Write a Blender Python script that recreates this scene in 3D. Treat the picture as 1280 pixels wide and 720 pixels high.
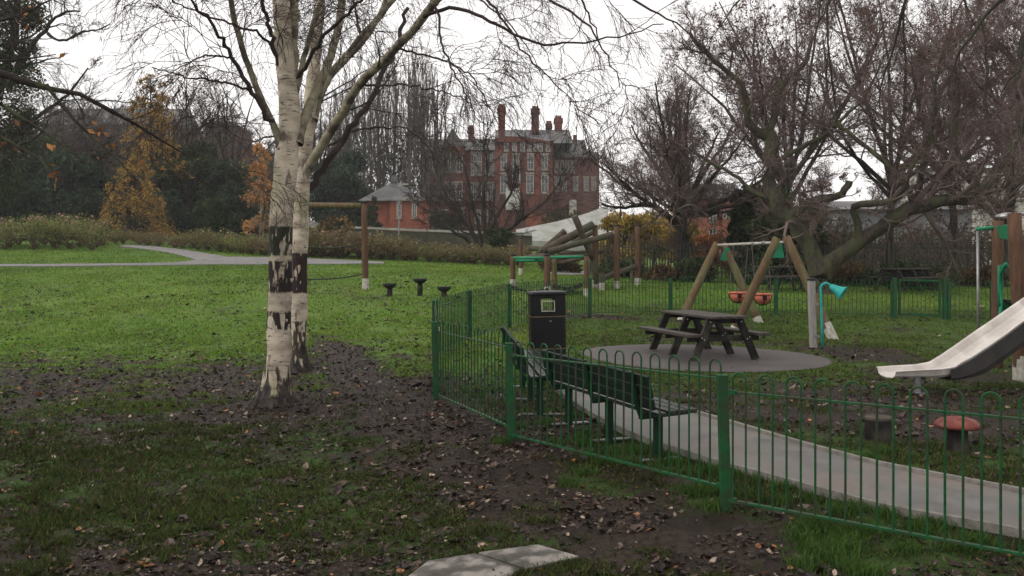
import bpy, math, random
import numpy as np
from math import radians, sin, cos, pi

# ------------------------------------------------------------------ camera, world, sun, exposure
scene = bpy.context.scene
for o in list(bpy.data.objects):
    bpy.data.objects.remove(o)
C = scene.collection
F = 1108.0          # focal length in pixels of the 1280 px wide photograph
H = 1.65            # eye height
VH = 325.0          # horizon row
cam = bpy.data.cameras.new('camera'); camo = bpy.data.objects.new('camera', cam); C.objects.link(camo)
camo.location = (0, 0, H); camo.rotation_euler = (pi / 2, 0, 0)
cam.sensor_width = 36.0; cam.lens = 36.0 * F / 1280.0
cam.shift_y = -(360.0 - VH) / 1280.0
cam.clip_start = 0.05; cam.clip_end = 2000
scene.camera = camo

SUN_EL, SUN_ROT = radians(38), radians(250)
world = bpy.data.worlds.new('World'); scene.world = world; world.use_nodes = True
wn = world.node_tree; wn.nodes.clear()
def wnode(t, **k):
    n = wn.nodes.new(t)
    for a, b in k.items(): setattr(n, a, b)
    return n
sky = wnode('ShaderNodeTexSky', sky_type='NISHITA', sun_disc=False, sun_elevation=SUN_EL, sun_rotation=SUN_ROT, air_density=1.0, dust_density=3.0)
hs = wnode('ShaderNodeHueSaturation'); hs.inputs['Saturation'].default_value = 0.15
tc = wnode('ShaderNodeTexCoord'); mp = wnode('ShaderNodeMapping'); mp.inputs['Scale'].default_value = (1.0, 1.0, 3.0)
nz = wnode('ShaderNodeTexNoise'); nz.inputs['Scale'].default_value = 1.6; nz.inputs['Detail'].default_value = 5
cr = wnode('ShaderNodeValToRGB')
cr.color_ramp.elements[0].position = 0.35; cr.color_ramp.elements[0].color = (6.5, 6.3, 6.25, 1)
cr.color_ramp.elements[1].position = 0.7; cr.color_ramp.elements[1].color = (8.9, 8.6, 8.45, 1)
mx = wnode('ShaderNodeMix', data_type='RGBA'); mx.inputs['Factor'].default_value = 0.9
bg = wnode('ShaderNodeBackground'); bg.inputs['Strength'].default_value = 0.1
wo = wnode('ShaderNodeOutputWorld')
L = wn.links.new
L(sky.outputs[0], hs.inputs['Color']); L(tc.outputs['Generated'], mp.inputs[0]); L(mp.outputs[0], nz.inputs['Vector'])
L(nz.outputs['Fac'], cr.inputs[0]); L(hs.outputs[0], mx.inputs['A']); L(cr.outputs[0], mx.inputs['B'])
L(mx.outputs['Result'], bg.inputs[0]); L(bg.outputs[0], wo.inputs[0])
sl = bpy.data.lights.new('sun', 'SUN'); sl.energy = 0.8; sl.angle = radians(25); sl.color = (1, 0.96, 0.9)
so = bpy.data.objects.new('sun', sl); C.objects.link(so)
so.rotation_euler = (pi / 2 - SUN_EL, 0, pi - SUN_ROT)
scene.view_settings.view_transform = 'Standard'; scene.view_settings.look = 'None'
scene.view_settings.exposure = 0.68; scene.view_settings.gamma = 1.0; scene.view_settings.use_curve_mapping = False
scene.cycles.max_bounces = 5; scene.cycles.diffuse_bounces = 2; scene.cycles.transparent_max_bounces = 8

# ------------------------------------------------------------------ pixel <-> place, terrain
def W(u, v, d):
    return np.array([(u - 640.0) * d / F, d, H - (v - VH) * d / F])
CTRL = [(343,507,10.7),(372,462,14.2),(546,500,10.5),(640,553,8.42),(908,637,6.16),(1280,718,4.92),(685,471,12.6),
 (546,446,14.2),(587,425,16.6),(637,408,19.5),(737,395,22),(838,391,23.2),(970,391,23.3),(1116,397,22.5),(1240,398,22.5),
 (860,452,14.4),(890,439,16.0),(1041,423,18.8),(917,415,19.3),(948,402,22.2),(1017,434,16.6),(1146,491,11),(1098,548,8.2),(1196,561,7.8),
 (457,361,25),(486,370,25),(525,369,25),(555,372,24),(771,361,27.5),(797,356,29),(733,370,25.5),(641,360,27),(651,343,31),
 (0,400,22),(150,400,22),(300,400,22),(0,333,36),(300,331,36),(130,304,48),(300,318,44),(490,324,43),(640,333,42),(0,308,46),
 (760,349,34),(900,350,34),(1080,351,33),(1280,353,32),(510,293,75),(400,296,70),(640,292,110),(0,300,70),(150,296,80),(1200,340,60),(900,336,70),
 (-200,400,22),(-200,310,46),(1500,400,22),(1500,350,40)]
cp = [tuple(W(*c)) for c in CTRL]
cp += [(-6,0,-.1),(6,0,-.1),(0,-6,-.1),(-16,-6,-.05),(16,-6,-.1),(-3,4.5,-.1),(3,3.5,-.1),(-8,9,-.08),(-5,6,-.1),(12,10,-.05),(0,160,7),(-120,150,7),(140,150,4),(-60,60,3),(70,50,1.2),(0,250,8),(-200,250,8),(200,250,5)]
cp = np.array(cp)
def phi(r2): return np.sqrt(r2 + 9.0)
_A = phi(((cp[:, None, :2] - cp[None, :, :2]) ** 2).sum(-1))
_n = len(cp)
_M = np.zeros((_n + 3, _n + 3)); _M[:_n, :_n] = _A - np.eye(_n) * 0.15
_M[:_n, _n] = 1; _M[:_n, _n + 1:] = cp[:, :2]; _M[_n, :_n] = 1; _M[_n + 1:, :_n] = cp[:, :2].T
_w = np.linalg.solve(_M, np.concatenate([cp[:, 2], [0, 0, 0]]))
def TZ(x, y):
    x = np.asarray(x, float); y = np.asarray(y, float); sh = x.shape
    x = np.clip(x.ravel(), -400, 400); y = np.clip(y.ravel(), -60, 500); out = np.empty(len(x))
    for s in range(0, len(x), 20000):
        xs, ys = x[s:s + 20000], y[s:s + 20000]
        r2 = (xs[:, None] - cp[None, :, 0]) ** 2 + (ys[:, None] - cp[None, :, 1]) ** 2
        out[s:s + 20000] = phi(r2) @ _w[:_n] + _w[_n] + _w[_n + 1] * xs + _w[_n + 2] * ys
    return out.reshape(sh)
def tz(x, y): return float(TZ(np.array([x]), np.array([y]))[0])
_D = np.exp(np.linspace(math.log(2.0), math.log(160), 700))
def G(u, v, dmax=160):
    """the point of the ground seen at a place in the photograph"""
    x = (u - 640) * _D / F; zr = H - (v - VH) * _D / F; zt = TZ(x, _D)
    k = np.nonzero(zr < zt)[0]
    if len(k) == 0 or k[0] == 0: i = len(_D) - 1; return np.array([x[i], _D[i], zt[i]])
    i = k[0]; a, b = zr[i - 1] - zt[i - 1], zt[i] - zr[i]; t = a / (a + b)
    d = _D[i - 1] + t * (_D[i] - _D[i - 1]); xx = (u - 640) * d / F
    return np.array([xx, d, tz(xx, d)])
def onground(u, d):
    x = (u - 640) * d / F
    return np.array([x, d, tz(x, d)])

# ------------------------------------------------------------------ materials
def mat(name, c1, c2=None, rough=0.8, scale=8.0, bump=0.2, bscale=None, stretch=(1, 1, 1), spec=0.16, metal=0.0, c3=None, s3=1.2, detail=6, lo=0.35, hi=0.65, rough2=None, coat=0.0):
    m = bpy.data.materials.new(name); m.use_nodes = True; n = m.node_tree; N = n.nodes; b = N['Principled BSDF']
    b.inputs['Roughness'].default_value = rough; b.inputs['Metallic'].default_value = metal
    b.inputs['Specular IOR Level'].default_value = spec
    b.inputs['Coat Weight'].default_value = coat
    t = N.new('ShaderNodeTexCoord'); mpn = N.new('ShaderNodeMapping'); mpn.inputs['Scale'].default_value = stretch
    n.links.new(t.outputs['Object'], mpn.inputs[0])
    nn = N.new('ShaderNodeTexNoise'); nn.inputs['Scale'].default_value = scale; nn.inputs['Detail'].default_value = detail; nn.inputs['Roughness'].default_value = .65
    n.links.new(mpn.outputs[0], nn.inputs['Vector'])
    r = N.new('ShaderNodeValToRGB'); r.color_ramp.elements[0].position = lo; r.color_ramp.elements[1].position = hi
    c2 = c2 or tuple(x * 0.65 for x in c1)
    r.color_ramp.elements[0].color = (*c2, 1); r.color_ramp.elements[1].color = (*c1, 1)
    n.links.new(nn.outputs['Fac'], r.inputs[0]); col = r.outputs[0]
    if c3:
        n3 = N.new('ShaderNodeTexNoise'); n3.inputs['Scale'].default_value = s3; n3.inputs['Detail'].default_value = 5
        n.links.new(mpn.outputs[0], n3.inputs['Vector'])
        r3 = N.new('ShaderNodeValToRGB'); r3.color_ramp.elements[0].position = .48; r3.color_ramp.elements[1].position = .62
        n.links.new(n3.outputs['Fac'], r3.inputs[0])
        x = N.new('ShaderNodeMix'); x.data_type = 'RGBA'; n.links.new(r3.outputs[0], x.inputs['Factor'])
        n.links.new(col, x.inputs['A']); x.inputs['B'].default_value = (*c3, 1); col = x.outputs['Result']
    n.links.new(col, b.inputs['Base Color'])
    if rough2 is not None:
        mr = N.new('ShaderNodeMapRange'); mr.inputs['To Min'].default_value = rough; mr.inputs['To Max'].default_value = rough2
        mr.inputs['From Min'].default_value = .35; mr.inputs['From Max'].default_value = .65
        n.links.new(nn.outputs['Fac'], mr.inputs['Value']); n.links.new(mr.outputs[0], b.inputs['Roughness'])
    if bump:
        nb = N.new('ShaderNodeTexNoise'); nb.inputs['Scale'].default_value = bscale or scale * 2.5; nb.inputs['Detail'].default_value = 5
        n.links.new(mpn.outputs[0], nb.inputs['Vector'])
        bp = N.new('ShaderNodeBump'); bp.inputs['Strength'].default_value = bump; bp.inputs['Distance'].default_value = .02
        n.links.new(nb.outputs['Fac'], bp.inputs['Height']); n.links.new(bp.outputs[0], b.inputs['Normal'])
    return m
def leafmat(name, rough=0.7, spec=0.08, transl=0.25):
    """colour comes from the leaf's own colour attribute"""
    m = bpy.data.materials.new(name); m.use_nodes = True; n = m.node_tree; N = n.nodes; b = N['Principled BSDF']
    b.inputs['Roughness'].default_value = rough; b.inputs['Specular IOR Level'].default_value = spec
    a = N.new('ShaderNodeAttribute'); a.attribute_name = 'tint'
    n.links.new(a.outputs['Color'], b.inputs['Base Color'])
    if transl:
        tr = N.new('ShaderNodeBsdfTranslucent'); n.links.new(a.outputs['Color'], tr.inputs['Color'])
        ms = N.new('ShaderNodeMixShader'); ms.inputs[0].default_value = transl
        n.links.new(b.outputs[0], ms.inputs[1]); n.links.new(tr.outputs[0], ms.inputs[2]); n.links.new(ms.outputs[0], N['Material Output'].inputs['Surface'])
    return m
M = {}
M['green_paint'] = mat('green_paint', (.014, .082, .027), (.008, .048, .016), rough=.42, scale=14, bump=.15, c3=(.03, .04, .022), s3=6)
M['green_post'] = mat('green_post_paint', (.014, .09, .03), (.008, .055, .02), rough=.45, scale=9, bump=.15, c3=(.025, .05, .022), s3=7)
M['bench_wood'] = mat('dark_green_timber', (.008, .015, .011), (.005, .010, .007), rough=.22, scale=10, stretch=(1, 1, 6), bump=.2, rough2=.4, spec=.45)
M['bench_metal'] = mat('dark_green_metal', (.01, .03, .018), rough=.4, scale=10, bump=.05)
M['black_plastic'] = mat('black_bin_shell', (.006, .0055, .006), (.004, .0035, .004), rough=.38, scale=5, bump=.04, rough2=.5, spec=.22)
M['gold'] = mat('tan_band', (.16, .11, .07), rough=.5, scale=20, bump=.05)
M['pale_frame'] = mat('pale_bin_frame', (.45, .45, .38), rough=.6, scale=20, bump=.05)
M['dark_timber'] = mat('dark_recycled_timber', (.020, .017, .016), (.010, .0085, .008), rough=.55, scale=9, bump=.35, stretch=(1, 1, 1), c3=(.05, .045, .035), s3=3)
M['table_top'] = mat('weathered_table_timber', (.09, .075, .064), (.04, .033, .029), rough=.45, scale=6, stretch=(8, 1, 1), bump=.3)
M['bolt'] = mat('zinc_bolt', (.7, .7, .68), rough=.35, metal=.3, bump=0)
M['log'] = mat('log_timber', (.16, .10, .052), (.08, .052, .03), rough=.75, scale=7, stretch=(4, 4, .6), bump=.5, c3=(.11, .12, .055), s3=2.2)
M['red_log'] = mat('reddish_log_timber', (.13, .072, .043), (.07, .04, .026), rough=.75, scale=6, stretch=(4, 4, .5), bump=.5)
M['old_log'] = mat('grey_brown_log', (.10, .078, .058), (.05, .04, .032), rough=.8, scale=7, bump=.5, c3=(.065, .07, .04), s3=3)
M['cap'] = mat('dark_post_cap', (.02, .018, .017), rough=.5)
M['white_paint'] = mat('white_paint', (.50, .48, .43), (.28, .26, .22), rough=.6, scale=14, bump=.2)
M['steel'] = mat('galvanised_steel', (.3, .3, .3), (.2, .2, .2), spec=.5, rough=.4, metal=.6, scale=12, bump=.05)
M['playgreen'] = mat('play_green_panel', (.02, .21, .10), (.012, .15, .07), rough=.4, scale=5, bump=.05)
M['orange'] = mat('orange_rubber', (.55, .17, .11), (.38, .10, .06), rough=.5, scale=8, bump=.05)
M['rubber'] = mat('black_rubber', (.018, .018, .018), rough=.6, bump=.1)
M['teal'] = mat('teal_paint', (.03, .36, .32), (.02, .27, .25), rough=.35, scale=8, bump=.03)
M['grey_post'] = mat('grey_timber_post', (.34, .32, .30), (.2, .19, .175), rough=.7, scale=10, stretch=(5, 5, .6), bump=.25)
M['slide_bed'] = mat('pale_slide_steel', (.70, .66, .62), (.52, .48, .44), rough=.4, scale=3, bump=.03, c3=(.5, .46, .42), s3=4)
M['slide_under'] = mat('dark_slide_underside', (.055, .05, .048), (.035, .032, .03), rough=.55, scale=5, bump=.1)
M['red_cap'] = mat('faded_red_cap', (.17, .032, .025), (.09, .022, .018), rough=.65, scale=8, bump=.3, c3=(.20, .075, .055), s3=9, spec=.3)
M['bark_dark'] = mat('dark_bark', (.042, .035, .03), (.02, .017, .014), rough=.9, scale=6, stretch=(2.5, 2.5, .5), bump=.7, c3=(.05, .055, .03), s3=1.5)
M['bark_grey'] = mat('grey_mossy_bark', (.075, .062, .05), (.028, .023, .019), rough=.9, scale=6, stretch=(2, 2, .8), bump=1, c3=(.065, .072, .034), s3=2)
M['bark_pale'] = mat('pale_bark', (.30, .25, .2), (.16, .13, .1), rough=.85, scale=8, bump=.3)
M['twig'] = mat('twig_bark', (.06, .044, .04), (.04, .03, .028), rough=.9, scale=3, bump=0)
M['twig_purple'] = mat('purplish_twig_bark', (.185, .135, .125), (.10, .073, .069), rough=.9, scale=.8, bump=0)
M['twig_grey'] = mat('grey_twig_bark', (.13, .115, .1), (.08, .07, .062), rough=.9, scale=.8, bump=0)
M['leaf'] = leafmat('leaves')
M['litter'] = leafmat('fallen_leaf', rough=.42, spec=.2, transl=0)
M['brick'] = mat('red_brick', (.19, .062, .043), (.09, .034, .027), rough=.9, scale=2.2, bump=.2, bscale=14, c3=(.085, .045, .04), s3=.45)
M['brick_bright'] = mat('bright_red_brick', (.30, .105, .07), (.21, .07, .05), rough=.9, scale=2, bump=.2, bscale=14)
M['brick_dull'] = mat('dull_brown_brick', (.16, .075, .062), (.10, .048, .042), rough=.9, scale=.8, bump=.2)
M['slate'] = mat('grey_slate', (.115, .115, .118), (.07, .07, .072), rough=.6, scale=1.5, stretch=(1, 1, 3), bump=.2, c3=(.15, .145, .13), s3=.4)
M['stone'] = mat('pale_stone_trim', (.34, .30, .26), (.22, .19, .17), rough=.8, scale=5, bump=.1)
M['glass'] = mat('window_glass', (.06, .065, .07), (.03, .032, .035), rough=.08, scale=.7, bump=0, spec=.8)
M['sash'] = mat('white_window_sash', (.42, .40, .37), rough=.6, scale=5, bump=0)
M['concrete'] = mat('pale_concrete', (.37, .37, .35), (.27, .27, .25), rough=.85, scale=3, bump=.2, c3=(.24, .25, .21), s3=1)
M['render'] = mat('cream_render', (.55, .53, .48), (.45, .43, .39), rough=.85, scale=1, bump=.05)
M['greywall'] = mat('grey_render', (.22, .225, .24), (.16, .165, .175), rough=.85, scale=1.2, bump=.1)
M['greenboard'] = mat('weathered_green_board', (.085, .082, .055), (.05, .048, .034), rough=.85, scale=2, bump=.2)
M['palisade'] = mat('dull_steel_pale', (.075, .07, .055), (.035, .034, .028), rough=.6, scale=2, bump=.1)
M['palisade_rail'] = mat('dull_steel_rail', (.05, .055, .045), rough=.6, scale=4, bump=.1)
M['rope'] = mat('dark_rope', (.04, .045, .035), rough=.9, scale=30, bump=.3)
M['chain'] = mat('chain', (.15, .13, .12), rough=.5, metal=.5, bump=0)
M['tarmac'] = mat('wet_tarmac', (.14, .135, .124), (.075, .072, .065), rough=.4, scale=3.2, detail=12, bump=.2, spec=.4, bscale=90, rough2=.6, c3=(.14, .115, .10), s3=1.1)
M['tarmac_far'] = mat('pale_tarmac', (.22, .21, .205), (.17, .16, .16), rough=.6, scale=1, bump=.1, bscale=60)
M['kerb'] = mat('edging_concrete', (.22, .205, .185), (.13, .12, .105), rough=.75, scale=12, bump=.3)
M['slab'] = mat('worn_concrete_slab', (.11, .10, .088), (.055, .05, .043), rough=.6, scale=9, bump=.6, c3=(.24, .22, .195), s3=7)

# ------------------------------------------------------------------ mesh helpers
WLOC = {}
def np_mesh(name, verts, faces, smooth=False, tint=None):
    """faces: list of int arrays (n,3) or (n,4)"""
    me = bpy.data.meshes.new(name); verts = np.asarray(verts, np.float32).reshape(-1, 3)
    faces = [np.asarray(f, np.int32) for f in faces if len(f)]
    me.vertices.add(len(verts)); me.vertices.foreach_set('co', verts.ravel())
    lt = np.concatenate([np.full(len(f), f.shape[1], np.int32) for f in faces]); lv = np.concatenate([f.ravel() for f in faces])
    me.loops.add(len(lv)); me.loops.foreach_set('vertex_index', lv)
    me.polygons.add(len(lt)); st = np.concatenate([[0], np.cumsum(lt)[:-1]]).astype(np.int32)
    me.polygons.foreach_set('loop_start', st); me.polygons.foreach_set('loop_total', lt)
    me.polygons.foreach_set('use_smooth', np.full(len(lt), smooth, bool))
    if tint is not None:
        a = me.attributes.new('tint', 'FLOAT_COLOR', 'POINT')
        t = np.concatenate([np.asarray(tint, np.float32).reshape(-1, 3), np.ones((len(verts), 1), np.float32)], 1)
        a.data.foreach_set('color', t.ravel())
    me.update(calc_edges=True); me.validate(); return me
def rotz(a): return np.array([[cos(a), -sin(a), 0], [sin(a), cos(a), 0], [0, 0, 1.0]])
def basis(dx, up=(0, 0, 1)):
    """matrix whose columns are dx (unit), side, up-ish"""
    x = np.array(dx, float); x /= np.linalg.norm(x); u = np.array(up, float)
    if abs(x @ u) > .98: u = np.array([0, 1.0, 0])
    y = np.cross(u, x); y /= np.linalg.norm(y); z = np.cross(x, y)
    return np.stack([x, y, z], 1)
class MB:
    def __init__(s): s.v = []; s.f3 = []; s.f4 = []; s.n = 0; s.fn = []
    def add(s, v, f):
        v = np.asarray(v, float).reshape(-1, 3); s.v.append(v)
        for q in f:
            q = [i + s.n for i in q]; s.fn.append(q)
        s.n += len(v); return s
    def box(s, c, size, R=None):
        R = np.eye(3) if R is None else R
        h = np.array(size, float) / 2
        v = np.array([[sx, sy, sz] for sx in (-1, 1) for sy in (-1, 1) for sz in (-1, 1)]) * h
        v = v @ R.T + np.array(c, float)
        return s.add(v, [(0, 1, 3, 2), (4, 6, 7, 5), (0, 4, 5, 1), (2, 3, 7, 6), (0, 2, 6, 4), (1, 5, 7, 3)])
    def beam(s, a, b, w, h, up=(0, 0, 1)):
        a = np.array(a, float); b = np.array(b, float)
        return s.box((a + b) / 2, (np.linalg.norm(b - a), w, h), basis(b - a, up))
    def tube(s, pts, r, k=8, caps=True):
        P = np.array(pts, float); n = len(P)
        R = np.full(n, r, float) if np.isscalar(r) else np.array(r, float)
        T = np.gradient(P, axis=0); T /= np.linalg.norm(T, axis=1)[:, None] + 1e-9
        ref = np.eye(3)[np.argmin(abs(T[0]))]; a = np.zeros_like(T); q = np.cross(T[0], ref)
        for i in range(n): q = q - T[i] * (q @ T[i]); q = q / np.linalg.norm(q); a[i] = q
        b = np.cross(T, a)
        th = np.arange(k) * 2 * pi / k
        V = P[:, None] + R[:, None, None] * (np.cos(th)[None, :, None] * a[:, None] + np.sin(th)[None, :, None] * b[:, None])
        f = [(i * k + j, i * k + (j + 1) % k, (i + 1) * k + (j + 1) % k, (i + 1) * k + j) for i in range(n - 1) for j in range(k)]
        if caps: f += [tuple(range(k))[::-1], tuple((n - 1) * k + j for j in range(k))]
        return s.add(V.reshape(-1, 3), f)
    def lathe(s, c, prof, k=20, R=None):
        th = np.arange(k) * 2 * pi / k
        V = np.array([[r * cos(t), r * sin(t), z] for r, z in prof for t in th])
        if R is not None: V = V @ R.T
        V = V + np.array(c, float); n = len(prof)
        f = [(i * k + j, i * k + (j + 1) % k, (i + 1) * k + (j + 1) % k, (i + 1) * k + j) for i in range(n - 1) for j in range(k)]
        f += [tuple(range(k))[::-1], tuple((n - 1) * k + j for j in range(k))]
        return s.add(V, f)
    def prism(s, poly, z0, z1):
        n = len(poly); v = [(*p[:2], z0) for p in poly] + [(*p[:2], z1) for p in poly]
        return s.add(v, [tuple(range(n))[::-1], tuple(range(n, 2 * n))] + [(i, (i + 1) % n, n + (i + 1) % n, n + i) for i in range(n)])
    def mesh(s, name, smooth=False, off=(0, 0, 0)):
        me = bpy.data.meshes.new(name); V = np.concatenate(s.v) - np.array(off)
        me.from_pydata(V.tolist(), [], s.fn)
        if smooth: me.polygons.foreach_set('use_smooth', [True] * len(me.polygons))
        me.update(); return me
def tagit(o, label=None, cat=None, group=None, kind=None):
    if label: o['label'] = label
    if cat: o['category'] = cat
    if group: o['group'] = group
    if kind: o['kind'] = kind
    return o
def thing(name, label, cat, loc, group=None):
    o = bpy.data.objects.new(name, None); C.objects.link(o); o.location = tuple(float(a) for a in loc); o.empty_display_size = .2
    WLOC[o.name] = np.array(loc, float); return tagit(o, label, cat, group)
def place(name, me, m, parent=None, loc=None):
    o = bpy.data.objects.new(name, me); me.materials.append(m) if len(me.materials) == 0 else None
    C.objects.link(o)
    if parent is not None: o.parent = parent; WLOC[o.name] = WLOC.get(parent.name, np.zeros(3))
    elif loc is not None: o.location = tuple(float(a) for a in loc); WLOC[o.name] = np.array(loc, float)
    return o
def part(name, mb, m, parent, smooth=False, bevel=0, local=False, label=None):
    off = np.zeros(3) if local else WLOC.get(parent.name, np.zeros(3))
    o = place(name, mb.mesh(name, smooth, off), m, parent)
    if label: o['label'] = label
    if bevel:
        b = o.modifiers.new('bevel', 'BEVEL'); b.width = bevel; b.segments = 2; b.limit_method = 'ANGLE'
        o.data.polygons.foreach_set('use_smooth', [True] * len(o.data.polygons)); o.modifiers.new('wn', 'WEIGHTED_NORMAL')
    return o
def solo(name, mb, m, label, cat, loc, group=None, smooth=False, bevel=0, kind=None):
    o = place(name, mb.mesh(name, smooth, loc), m, None, loc); tagit(o, label, cat, group, kind)
    if bevel:
        b = o.modifiers.new('bevel', 'BEVEL'); b.width = bevel; b.segments = 2; b.limit_method = 'ANGLE'
    return o
def copy_tree(o, parent=None):
    c = o.copy(); C.objects.link(c)
    if parent is not None: c.parent = parent
    for ch in list(o.children): copy_tree(ch, c)
    return c
def structure(name, me, m):
    o = place(name, me, m); o['kind'] = 'structure'; return o

# ------------------------------------------------------------------ ground
rng = np.random.default_rng(7)
def vnoise(x, y, s, seed):
    """smooth value noise"""
    r = np.random.default_rng(seed); T = r.random((256, 256))
    xi = x / s; yi = y / s; x0 = np.floor(xi).astype(int); y0 = np.floor(yi).astype(int); fx = xi - x0; fy = yi - y0
    fx = fx * fx * (3 - 2 * fx); fy = fy * fy * (3 - 2 * fy); g = lambda a, b: T[a % 256, b % 256]
    return (g(x0, y0) * (1 - fx) + g(x0 + 1, y0) * fx) * (1 - fy) + (g(x0, y0 + 1) * (1 - fx) + g(x0 + 1, y0 + 1) * fx) * fy
# bare, muddy places: centre seen at (u, v), half-length and half-width in metres, strength
MUD = [(343,510,.8,.6,1.0),(372,462,.9,.8,.7),(1060,520,1.6,.8,.55),(1180,500,1.6,1.0,.6),(1250,540,1.2,.8,.6),(1085,442,1.4,1.2,.95),(1150,470,1.8,1.0,.45),(410,515,.6,.4,.6),
 (940,505,1.4,.7,.35),(920,425,2.0,1.2,.45),(430,372,3.0,1.0,.3),(600,385,3,.5,.25),(1240,430,1.6,1.6,.45),(610,500,.8,1.2,.5),(700,540,1.2,.5,.6),(780,585,1.0,.4,.5),(200,712,.9,.35,.3),(40,690,.9,.4,.3),(750,700,.8,.5,.45)]
MUDW = [(*G(u, v)[:2], a, b, s) for u, v, a, b, s in MUD]
def seg_dist(x, y, pts):
    d = np.full(np.shape(x), 1e9)
    for p, q in zip(pts[:-1], pts[1:]):
        e = q - p; t = np.clip(((x - p[0]) * e[0] + (y - p[1]) * e[1]) / (e @ e), 0, 1); d = np.minimum(d, np.hypot(x - p[0] - t * e[0], y - p[1] - t * e[1]))
    return d
TRACK = [G(u, v)[:2] for u, v in ((400,420),(440,450),(470,480),(505,515),(545,555),(600,592),(680,630),(790,655),(900,690),(1010,725),(1120,780))]
def leafband(x, y):
    """where fallen leaves have gathered"""
    b = np.zeros_like(x)
    for u, v, a, c, s_ in ((150,465,3.6,1.9,1),(-20,470,3.2,2.2,1),(270,490,2.6,1.2,.8),(430,440,1.0,1.2,.5),(60,530,3,1.0,.5),(520,480,.8,1.3,.7),(730,395,4,.6,.9),(640,412,1,1,.6),(650,520,1.2,1.0,.5)):
        g = G(u, v); b = b + s_ * np.exp(-(((x - g[0]) / a) ** 2 + ((y - g[1]) / c) ** 2))
    return np.clip(b, 0, 1)
def mudness(x, y):
    m = np.zeros_like(x)
    for cx, cy, a, b, s in MUDW:
        m = m + .8 * s * np.exp(-(((x - cx) / a) ** 2 + ((y - cy) / (b * 1.3)) ** 2))
    m = m + .95 * np.exp(-(seg_dist(x, y, TRACK) / (.40 + .3 * (vnoise(x, y, 1.1, 9) - .5))) ** 2)
    m = m + .62 * leafband(x, y) + np.clip((14.5 - y) / 4.0, 0, 1) * .24
    m = m + (vnoise(x, y, 1.3, 1) - .5) * .34 + (vnoise(x, y, .5, 2) - .5) * .5 + (vnoise(x, y, .2, 8) - .5) * .4
    return np.clip(m, 0, 1.3)
def micro(x, y, m):
    """lumps, heel marks and hollows of the trampled ground"""
    f = np.clip((18 - y) / 10, 0, 1); b = (vnoise(x, y, .35, 3) - .5) * .03 + (vnoise(x, y, .14, 4) - .5) * .018
    r = np.minimum(vnoise(x * 1.6, y, .17, 5), .62) * .07 + (vnoise(x, y, .055, 6) - .5) * .022
    return f * (b + np.clip(m - .35, 0, .6) * r) - .012
def axis(lo, hi, fine, n, k):
    t = np.linspace(-1, 1, n); a = np.sinh(t * k) / np.sinh(k); return np.where(a < 0, a * -lo, a * hi)
gx = axis(-420, 420, 0, 520, 7.6)
gy = np.concatenate([np.linspace(-60, 2, 12)[:-1], 2 + 500 * (np.exp(np.linspace(0, 6.2, 620)) - 1) / (math.exp(6.2) - 1)])
X, Y = np.meshgrid(gx, gy)
Z = TZ(X, Y)
mud = mudness(X, Y)
fade = np.clip((18 - Y) / 10, 0, 1)
PATHN = [(2000,872,764),(1700,790,704),(1400,706,645),(1280,673,621),(1120,643,590),(1050,625,573),(980,606,553),(901,584,529),(860,571,517),(820,558,505),(780,542,492),(745,524,478),(715,505,468),(697,490,459),(688,478,452),(684,468,446),(686,456,441)]
Z = Z + micro(X, Y, mud)
vv = np.stack([X, Y, Z], -1).reshape(-1, 3); nx, ny = len(gx), len(gy)
ii = (np.arange(ny - 1)[:, None] * nx + np.arange(nx - 1)[None]).ravel()
me = np_mesh('ground', vv, [np.stack([ii, ii + 1, ii + nx + 1, ii + nx], 1)], smooth=True)
dl = me.attributes.new('dull', 'FLOAT', 'POINT'); dv = np.maximum(np.clip((15.5 - Y) / 5, 0, 1), np.clip(X / 1.5, 0, 1) * np.clip((26 - Y) / 2, 0, 1) * .75); dl.data.foreach_set('value', dv.ravel().astype(np.float32))  # near grass: trampled dullness, plus tree shade put into the colour
at = me.attributes.new('mud', 'FLOAT', 'POINT'); at.data.foreach_set('value', mud.ravel().astype(np.float32))
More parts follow.
